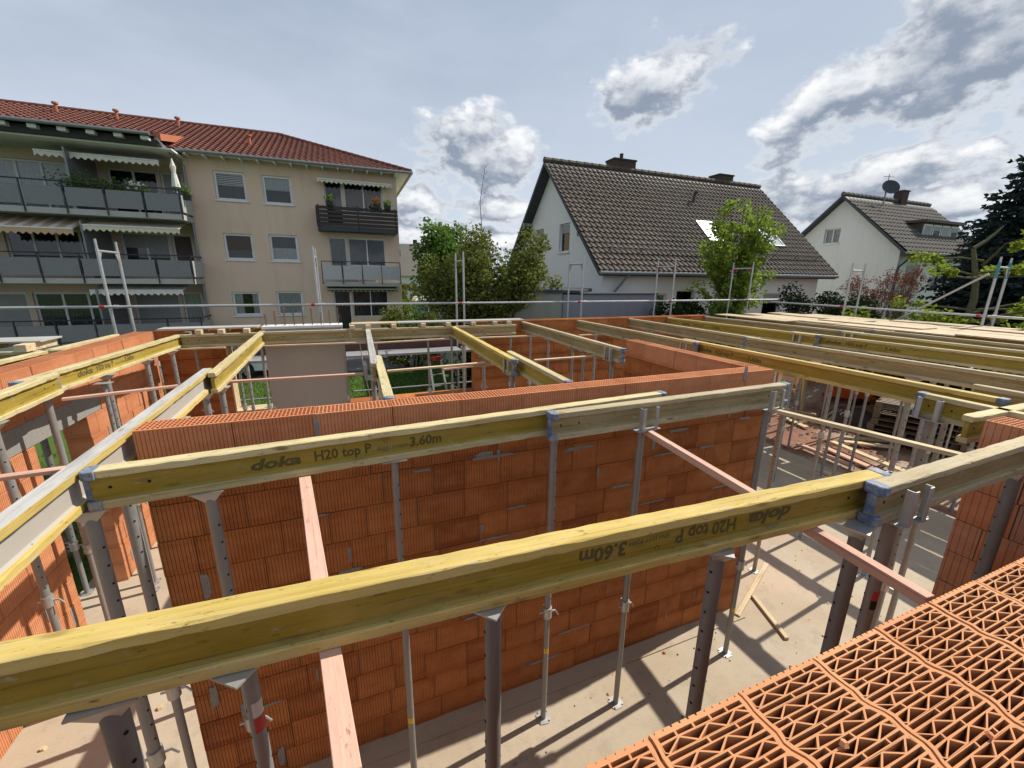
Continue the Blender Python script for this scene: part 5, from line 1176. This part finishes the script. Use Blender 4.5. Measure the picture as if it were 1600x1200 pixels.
def conifer(label, base, H, r_, seed=0, n=46, leafm='needle'):
    rs = random.Random(seed); t = thing('conifer', label, 'tree', base); b = MB(); limb(b, (0,0,0), (0,0,H), .16, .02, rs, 6, .004); b.build('trunk', 'bark', t); lb = MB()
    for k in range(n):
        f_ = k/n; z = H*(.05+.93*f_); R_ = r_*(1-f_)**.72+.14; m_ = int(15-8*f_); a0_ = rs.uniform(0, 6.28)
        for j in range(m_):
            an = a0_+6.283*j/m_+rs.uniform(-.25,.25); L = R_*rs.uniform(.7, 1.15); d = Vector((math.cos(an), math.sin(an), 0)); sdv = Vector((-d.y, d.x, 0))
            zz = z + rs.uniform(-.1, .1)
            for s_ in range(max(2, int(L/.13))):
                u = s_*.13+.08; p = Vector((0,0,zz))+d*u+Vector((0,0,-.38*u+.20*u*u/max(.4,L)))
                wsp = .34*(1-.6*u/(L+.1))+.06
                for _ in range(4):
                    a = (d*rs.uniform(.1,.9)+sdv*rs.uniform(-1,1)+Vector((0,0,rs.uniform(-.5,.35)))).normalized()*(wsp*rs.uniform(.6,1.1)); q_ = a.cross(Vector((rs.uniform(-1,1),rs.uniform(-1,1),rs.uniform(-1,1)))).normalized()*.055
                    lb.add([p-a*.15, p+a*.5-q_, p+a, p+a*.5+q_], [(0,1,2,3)])
    lb.build('crown', leafm, t); return t
q = PXX(1592, 400, 25.0); conifer('tall dark blue spruce beyond the pruned tree', (25.0, q.y-.1, .9), 9.2, 3.1, 2)
q = PXX(1545, 400, 27.0); conifer('second dark spruce beside the dormer house', (27.0, q.y, .9), 6.6, 1.9, 4, 34)
# pruned tree with bare arms
t = thing('pruned_tree', 'hard-pruned mossy tree with bare arms and sparse pale leaves', 'tree', (16.6, 6.3, .95)); rs = random.Random(6); b = MB(); cl = []
limb(b, (0,0,0), (.05,0,2.5), .115, .085, rs, 4, .02); limb(b, (.05,0,2.5), (-.1,.25,3.9), .085, .05, rs, 3, .04); limb(b, (-.1,.25,3.9), (.5,.0,4.5), .05, .02, rs, 3)
for k in range(15):
    an = rs.uniform(0, 6.28); z = rs.uniform(.8, 3.7); L = rs.uniform(.7, 1.9); e_ = Vector((math.cos(an)*L, math.sin(an)*L, z+rs.uniform(.0,.7))); limb(b, (0,0,z), e_, .035, .01, rs, 3, .08); cl.append((e_, .22)); cl.append((e_*.7+Vector((0,0,z*.3)), .15))
b.build('trunk', 'bark_mossy', t, smooth_=True); lb = MB(); leaves(lb, rs, cl, 1800, .07); lb.build('crown', 'leaf_yellow', t)
t = thing('pruned_tree', 'second pruned mossy tree leaning out beside the blue-topped frame', 'tree', (16.8, 3.9, .95)); b = MB(); cl = []
limb(b, (0,0,0), (.2,.3,2.2), .11, .08, rs, 4, .03); limb(b, (.2,.3,2.2), (.2,-1.2,3.4), .08, .04, rs, 4, .05)
for k in range(11): an = rs.uniform(0, 6.28); z = rs.uniform(.6, 2.6); L = rs.uniform(.7, 1.6); e_ = Vector((math.cos(an)*L, math.sin(an)*L, z+rs.uniform(0,.7))); limb(b, (.1,.1,z), e_, .032, .01, rs, 3, .08); cl.append((e_, .22))
b.build('trunk', 'bark_mossy', t, smooth_=True); lb = MB(); leaves(lb, rs, cl, 700, .07); lb.build('crown', 'leaf_yellow', t)
# reddish twiggy shrub
def twiggy(label, base, H, r_, n, seed, leafm, nl):
    rs = random.Random(seed); t = thing('shrub', label, 'shrub', base); b = MB(); cl = []
    for k in range(n):
        an = rs.uniform(0, 6.28); L = r_*rs.uniform(.3,1); e_ = Vector((math.cos(an)*L, math.sin(an)*L, H*rs.uniform(.6,1.05))); limb(b, (rs.uniform(-.15,.15),rs.uniform(-.15,.15),0), e_, .022, .006, rs, 3, .05); cl.append((e_, .2)); m_ = e_*.65
        for _ in range(2): f_ = e_*.9+Vector((rs.uniform(-.4,.4), rs.uniform(-.4,.4), rs.uniform(-.1,.35))); limb(b, m_, f_, .01, .004, rs, 2); cl.append((f_, .18))
    b.build('stems', 'twig', t); lb = MB(); leaves(lb, rs, cl, nl, .045); lb.build('crown', leafm, t)
q = PY(1372, 455, 11.5); twiggy('reddish twiggy shrub before the second white house', (q.x, 11.5, .95), 3.4, 1.5, 40, 3, 'leaf_red', 1700)
q = PY(1415, 440, 12.5); twiggy('purple-leaved shrub at the corner of the second white house', (q.x, 12.5, .95), 3.6, .8, 20, 5, 'leaf_red', 1500)
def bush(label, px, yy, rx, ry, H, n, size, leafm, seed, ax=1, group=None, zb_=None):
    q = PY(px, 470, yy) if ax == 1 else PXX(px, 470, yy); rs = random.Random(seed); t = thing('bush', label, 'bush', (q.x, q.y, gz(q.x, q.y) if zb_ is None else zb_), 0, group); b = MB(); cl = []
    for k in range(16): e_ = Vector((rs.uniform(-rx,rx)*.85, rs.uniform(-ry,ry)*.85, H*rs.uniform(.25,.9))); limb(b, (e_.x*.3, e_.y*.3, 0), e_, .03, .01, rs, 2); cl += [(e_, .42*min(1,H)), (Vector((e_.x, e_.y, e_.z*.5)), .45*min(1,H))]
    b.build('stems', 'bark', t); lb = MB(); leaves(lb, rs, cl, n, size); lb.build('crown', leafm, t)
bush('dark evergreen bush left of the second white house', 1262, 11.2, 1.0, .6, 2.85, 6000, .06, 'leaf_dark', 1)
bush('dark evergreen bush below the guard rail by the white house corner', 1318, 10.6, 1.1, .6, 2.6, 6000, .06, 'leaf_dark', 2)
bush('dark evergreen bush between the scaffold frame and the white house', 1060, 11.3, 1.3, .6, 2.4, 6000, .06, 'leaf_dark', 3)
bush('pale-leaved low bush beside the white house window', 1215, 11.4, .7, .5, 1.75, 3000, .06, 'leaf_bright', 4)
bush('glossy dark hedge bush behind the right guard rail', 1365, 16.0, .8, 1.2, 2.6, 5000, .07, 'leaf_dark', 5, 0)
bush('bright yellow-green shrub below the slanting brace', 1410, 15.2, .9, 1.3, 2.75, 5500, .075, 'leaf_yellow', 6, 0)
bush('yellow-green shrub beside the pruned tree', 1470, 15.0, .9, .9, 2.6, 4500, .075, 'leaf_yellow', 7, 0)
bush('dark hedge bush behind the blue-topped frame', 1530, 15.3, .9, 1.2, 2.5, 5000, .07, 'leaf_dark', 8, 0)
bush('olive shrub at the far right behind the guard rail', 1590, 15.0, .9, 1.0, 2.9, 4500, .075, 'leaf_yellow', 9, 0)
bush('low dark hedge under the slanting brace', 1440, 14.4, .7, 1.5, 1.75, 5000, .06, 'leaf_dark', 10, 0)
bush('trimmed green hedge beside the apartment block corner', 650, 26.0, 1.6, .7, 2.2, 5000, .08, 'leaf_bright', 11)
bush('small olive bush beside the apartment block', 645, 34.0, 1.6, 1.2, 3.6, 4000, .12, 'leaf_mid', 12)
bush('low leafy shrub below the spreading tree', 640, 17.0, 1.3, .6, 2.9, 5000, .07, 'leaf_mid', 13)
bush('dark shadowed bush behind the rear opening', 762, 11.6, .75, .5, 1.6, 5000, .06, 'leaf_dark', 14)
# lawn: grass blades where the rear openings and doorway look out
b = MB(); rs = random.Random(8)
for k in range(26000):
    if k % 5: x = rs.uniform(-4.5, 5); y = rs.uniform(10.8, 17.0)
    else: x = rs.uniform(-9, -3.6); y = rs.uniform(4.5, 11)
    z = gz(x, y)-.01; h_ = rs.uniform(.04, .10); an = rs.uniform(0, 6.28); c_, s_ = math.cos(an)*.012, math.sin(an)*.012
    b.add([(x-c_, y-s_, z), (x+c_, y+s_, z), (x+rs.uniform(-.04,.04), y+rs.uniform(-.04,.04), z+h_)], [(0,1,2)])
o = b.build('grass', 'grass_blade'); o['kind'] = 'stuff'; o['label'] = 'short lawn grass behind the rear openings'; o['category'] = 'grass'

# ------------------------------------------------------------------ site clutter
# parked car glimpsed through the rear window opening
q = PZ(383, 592, .262); cx, cy = q.x, q.y
t = thing('parked_car', 'white parked car glimpsed through the rear window opening', 'car', (cx, cy, .262), R(4))
prof = [(-.85,.25),(-.80,.62),(-.55,.78),(.15,.86),(.75,1.36),(1.1,1.46),(2.2,1.44),(2.75,1.05),(3.15,.95),(3.25,.55),(3.2,.25)]
b = MB(); n_ = len(prof)
for yy, ins_ in ((0,0),(1.7,0)): b.v += [(x, yy+(.12 if z > .95 and yy == 0 else -.12 if z > .95 else 0), z) for x, z in prof]
b.f += [tuple(range(n_-1,-1,-1)), tuple(range(n_, 2*n_))] + [(i, (i+1) % n_, n_+(i+1) % n_, n_+i) for i in range(n_)]; b.mi += [0]*(n_+2)
b.build('body', 'car_white', t, bevel=.03)
for x in (0., 2.45):
    for yy in (-.02, 1.54):
        b = MB(); b.tube((x, yy, .32), (x, yy+.2, .32), .32, n=24); wl_ = b.build('wheel', 'tyre', t)
        b = MB(); b.tube((x, yy-.012, .32), (x, yy-.002, .32), .21, n=20); b.build('rim_back', 'hole_black', wl_)
        b = MB()
        for k in range(5): an = k*2*math.pi/5; b.bar((x, yy-.018, .32), (x+.2*math.cos(an), yy-.018, .32+.2*math.sin(an)), .012, .06, (math.sin(an)*-1, 0, math.cos(an)))
        b.tube((x, yy-.03, .32), (x, yy-.008, .32), .05, n=10); b.build('spokes', 'rim', wl_)
b = MB(); b.add([(.35,-.004,.92),(1.05,.108,1.36),(2.15,.108,1.36),(2.55,-.004,.95)], [(0,1,2,3)]); b.build('side_window', 'room_dark', t)
b = MB(); b.box((-.79,-.004,.62),(-.55,.05,.74)); b.build('headlight', 'label_white', t)
# van and blue container far behind the tree
q = PY(655, 462, 30); t = thing('delivery_van', 'white van parked beyond the hedge, partly hidden by the tree', 'van', (q.x-1.2, 30, .35)); b = MB(); pf = [(0,.3),(0,1.1),(.5,1.35),(1.1,2.2),(4.6,2.25),(4.7,.3)]; n_ = len(pf)
for yy in (0, 1.9): b.v += [(x, yy, z) for x, z in pf]
b.f += [tuple(range(n_-1,-1,-1)), tuple(range(n_, 2*n_))] + [(i, (i+1) % n_, n_+(i+1) % n_, n_+i) for i in range(n_)]; b.mi += [0]*(n_+2); b.build('body', 'car_white', t, bevel=.05)
for x in (.9, 3.8): b = MB(); b.tube((x,-.02,.33), (x,.2,.33), .33, n=18); b.build('wheel', 'tyre', t)
b = MB(); b.add([(.62,-.004,1.4),(1.15,-.004,2.05),(2.0,-.004,2.05),(2.0,-.004,1.4)], [(0,1,2,3)]); b.build('side_window', 'room_dark', t)
q = PY(663, 466, 27.5); t = thing('blue_cabin', 'blue plastic portable cabin with white emblem behind the tree', 'cabin', (q.x-.6, 27.5, .3)); b = MB(); b.box((0,0,0),(1.2,1.2,2.05)); b.build('shell', 'blue_paint', t, bevel=.04); b = MB(); b.box((-.03,-.03,2.051),(1.23,1.23,2.2)); b.build('roof', 'white_plastic', t, bevel=.05); b = MB(); b.box((.35,-.012,1.1),(.85,-.002,1.45)); b.build('emblem', 'label_white', t); b = MB(); b.box((.06,-.02,.05),(.10,-.002,1.95)); b.box((1.1,-.02,.05),(1.14,-.002,1.95)); b.build('door_frame', 'slate', t)
q = PY(690, 462, 29); t = thing('party_tent', 'white tent roof beyond the hedge behind the tree', 'tent', (q.x, 27.8, .3)); b = MB(); b.hexa([(-1.5,-1.5,1.95),(1.5,-1.5,1.95),(1.5,1.5,1.95),(-1.5,1.5,1.95),(-.05,-.05,2.75),(.05,-.05,2.75),(.05,.05,2.75),(-.05,.05,2.75)]); b.build('canopy', 'car_white', t)
for sx in (-1.4,1.4):
    for sy in (-1.4,1.4): b = MB(); b.tube((sx,sy,0),(sx,sy,1.949),.03,n=6); b.build('leg', 'white_plastic', t)
# terracotta trough by the apartment terrace
q = PY(610, 494, 21.9); planter('terracotta trough with shrub at the apartment terrace', q.x, 21.9, gz(q.x, 21.9)+.0, 1.4, .9, 'flower_red', 31)
# stack of boards seen through the doorway
t = thing('board_stack', 'stack of weathered boards outside the doorway', 'board stack', (-4.6, 6.3, gz(-4.6, 6.3)), R(78)); rs = random.Random(4)
for k in range(22): b = MB(); w_ = rs.uniform(1.6,1.9); o_ = rs.uniform(-.08,.08); b.box((-w_/2+o_, -.45+rs.uniform(-.04,.04), k*.042), (w_/2+o_, .45, k*.042+.034)); b.build('board', 'tan_batten' if k % 3 else 'beam_flange_old', t)
# soil yard east of the slab
SG = 'planks lying on the soil'
for i, (a_, c_, m_) in enumerate((((1280,735),(1450,800),'tan_batten'),((1250,695),(1330,728),'pink_batten'),((1300,690),(1450,752),'tan_batten'),((1290,700),(1440,765),'pink_batten'),((1318,690),(1395,698),'tan_batten'),((1315,682),(1400,690),'beam_flange_old'),((1220,650),(1260,668),'tan_batten'),((1340,672),(1400,684),'pink_batten'),((1225,640),(1275,648),'beam_flange_old'))):
    p_, q_ = PZ(*a_, .02+.03*(i % 3)), PZ(*c_, .02+.03*(i % 3))
    o = board(p_, q_, .16, .04, m_, 'long plank lying on the bare soil among the props', 'plank', 'plank'); o['group'] = SG
rs = random.Random(12); b = MB()
for k in range(700):
    x = rs.uniform(9.6, 15); y = rs.uniform(0, 9); s_ = rs.uniform(.02, .08)*(1.6 if rs.random() < .1 else 1); z = -.07+.10*mno.noise(Vector((x*1.3, y*1.3, 0)))
    P = [Vector((rs.uniform(.6,1)*math.cos(t_), rs.uniform(.6,1)*math.sin(t_), 0))*s_ for t_ in (0,1.25,2.5,3.8,5.0)]
    vv = [Vector((x,y,z-.01))+p_ for p_ in P]+[Vector((x,y,z+s_*rs.uniform(.4,.8)))+p_*.5 for p_ in P]; b.add(vv, [(0,1,6,5),(1,2,7,6),(2,3,8,7),(3,4,9,8),(4,0,5,9),(5,6,7,8,9)])
o = b.build('rubble', 'mortar'); o['kind'] = 'stuff'; o['label'] = 'scattered stones and rubble on the bare soil'; o['category'] = 'rubble'
# orange tipping trailer
q = PZ(1345, 640, -.05); t = thing('dump_trailer', 'orange dump trailer with red lamps standing beyond the props', 'trailer', (q.x, q.y, -.08), R(-60)); b = MB()
b.hexa([(-.9,-.6,.45),(.9,-.6,.45),(.9,.6,.45),(-.9,.6,.45),(-1.0,-.7,.95),(1.0,-.7,.95),(1.0,.7,.95),(-1.0,.7,.95)]); b.build('tub', 'orange_paint', t)
b = MB(); b.box((-1.02,-.72,.951),(1.02,.72,1.0)); b.build('rim', 'tan_batten', t); b = MB(); b.box((-.8,-.04,.3),(1.7,.04,.38)); b.build('drawbar', 'dark_metal', t)
for yy in (-.62,.52): b = MB(); b.tube((-.1,yy,.26),(-.1,yy+.1,.26),.26,n=18); b.build('wheel', 'tyre', t)
for yy in (-.55,.55): b = MB(); b.box((-1.05,yy-.06,.4),(-1.0,yy+.06,.52)); b.build('lamp', 'red_paint', t)
# slatted formwork crates
CG = 'slatted pallets stacked behind the props'
for i, (px, py) in enumerate(((1405, 690), (1450, 705), (1490, 712))):
    q = PZ(px, py, -.05)
    for k in range(7):
        t = thing('pallet', 'wooden pallet with shade painted into its colour, in the stacks behind the props', 'pallet', (q.x+rs.uniform(-.04,.04), q.y+rs.uniform(-.04,.04), -.04+k*.145), R(-72), CG)
        for j in range(5): b = MB(); b.box((-.6,-.4+j*.17,.118),(.6,-.4+j*.17+.11,.14)); b.build('slat', 'shaded_slat', t)
        for j in range(3): b = MB(); b.box((-.6+j*.53,-.4,.0),(-.6+j*.53+.14,.39,.117)); b.build('stringer', 'shaded_slat', t)
q = PZ(1330, 655, -.02); b = MB(); rs = random.Random(2); nn = 14   # dark tarpaulin heap
for j in range(nn+1):
    for i in range(nn+1):
        u, v_ = i/nn-.5, j/nn-.5; h_ = max(0, .35*(1-(2.1*math.hypot(u, v_))**2)); b.v.append((u*2.4, v_*1.5, h_+.06*mno.noise(Vector((u*7, v_*7, 1)))*(1 if h_ > 0 else .2)))
b.f = [(j*(nn+1)+i, j*(nn+1)+i+1, (j+1)*(nn+1)+i+1, (j+1)*(nn+1)+i) for j in range(nn) for i in range(nn)]; b.mi = [0]*len(b.f); o = b.build('tarpaulin', 'dark_brick', smooth_=True); o.location = (q.x, q.y, -.04); o.rotation_euler = (0,0,R(30)); tag(o, 'dark crumpled tarpaulin on the soil beside the orange trailer', 'tarpaulin')
q = PZ(1236, 640, 0); t = thing('yellow_stand', 'yellow folding tripod leaning behind the wall corner prop', 'tripod', (q.x+.2, q.y, -.08)); 
for k in range(3): an = k*2.1; b = MB(); b.tube((.35*math.cos(an), .35*math.sin(an), .0), (.03*math.cos(an), .03*math.sin(an), 1.6), .03, .03, n=8); b.build('leg', 'label_yellow', t)
b = MB(); b.tube((0,0,1.55),(0,0,1.72),.08,n=10); b.build('hub', 'label_yellow', t)
# chips on the hollow blocks, litter on the floor
def chip(p, s_, mat, label, seed, cat='fragment', name='brick_fragment'):
    rs = random.Random(seed); b = MB(); P = [Vector((rs.uniform(.7,1)*math.cos(t_), rs.uniform(.7,1)*math.sin(t_), 0))*s_ for t_ in (0,1.3,2.6,3.9,5.1)]; b.add(P+[p_*.7+Vector((0,0,s_*.9)) for p_ in P], [(0,1,6,5),(1,2,7,6),(2,3,8,7),(3,4,9,8),(4,0,5,9),(5,6,7,8,9),(4,3,2,1,0)]); o = b.build(name, mat); o.location = p; o.rotation_euler = (rs.uniform(-.3,.3), rs.uniform(-.3,.3), rs.uniform(0,3)); tag(o, label, cat)
chip(PZ(1318, 1165, WT), .011, 'clay_block', 'small clay chip lying on the hollow block webs', 3); chip(PZ(1545, 1150, WT), .009, 'clay_brick_fresh', 'thin clay splinter lying on the outer hollow block', 5)
for i, (px, py) in enumerate(((250, 1107), (293, 1148), (68, 1170))): chip(PZ(px, py, .0), .03, 'tan_batten', ['small wood offcut on the floor below the upside-down printed beam', 'wood sliver on the floor beside the sticker-marked prop', 'square offcut on the floor at the left edge'][i], 60+i, 'offcut', 'wood_offcut')

b = MB(); rs = random.Random(77)
for k in range(420):
    x = rs.uniform(-1.2, 7.5); y = rs.uniform(.6, 2.75) if x < 4 else rs.uniform(.6, 6); s_ = rs.uniform(.004, .014)*(2 if rs.random() < .06 else 1)
    P = [Vector((rs.uniform(.6,1)*math.cos(t_), rs.uniform(.6,1)*math.sin(t_), 0))*s_ for t_ in (0,1.6,3.1,4.7)]
    b.cur = 0 if rs.random() < .55 else 1; b.add([Vector((x,y,.001))+p_ for p_ in P]+[Vector((x,y,.001+s_*.7))+p_*.6 for p_ in P], [(0,1,5,4),(1,2,6,5),(2,3,7,6),(3,0,4,7),(4,5,6,7)])
o = b.build('floor_crumbs', ['clay_block', 'mortar']); o['kind'] = 'stuff'; o['label'] = 'brick and mortar crumbs scattered on the concrete floor'; o['category'] = 'crumbs'
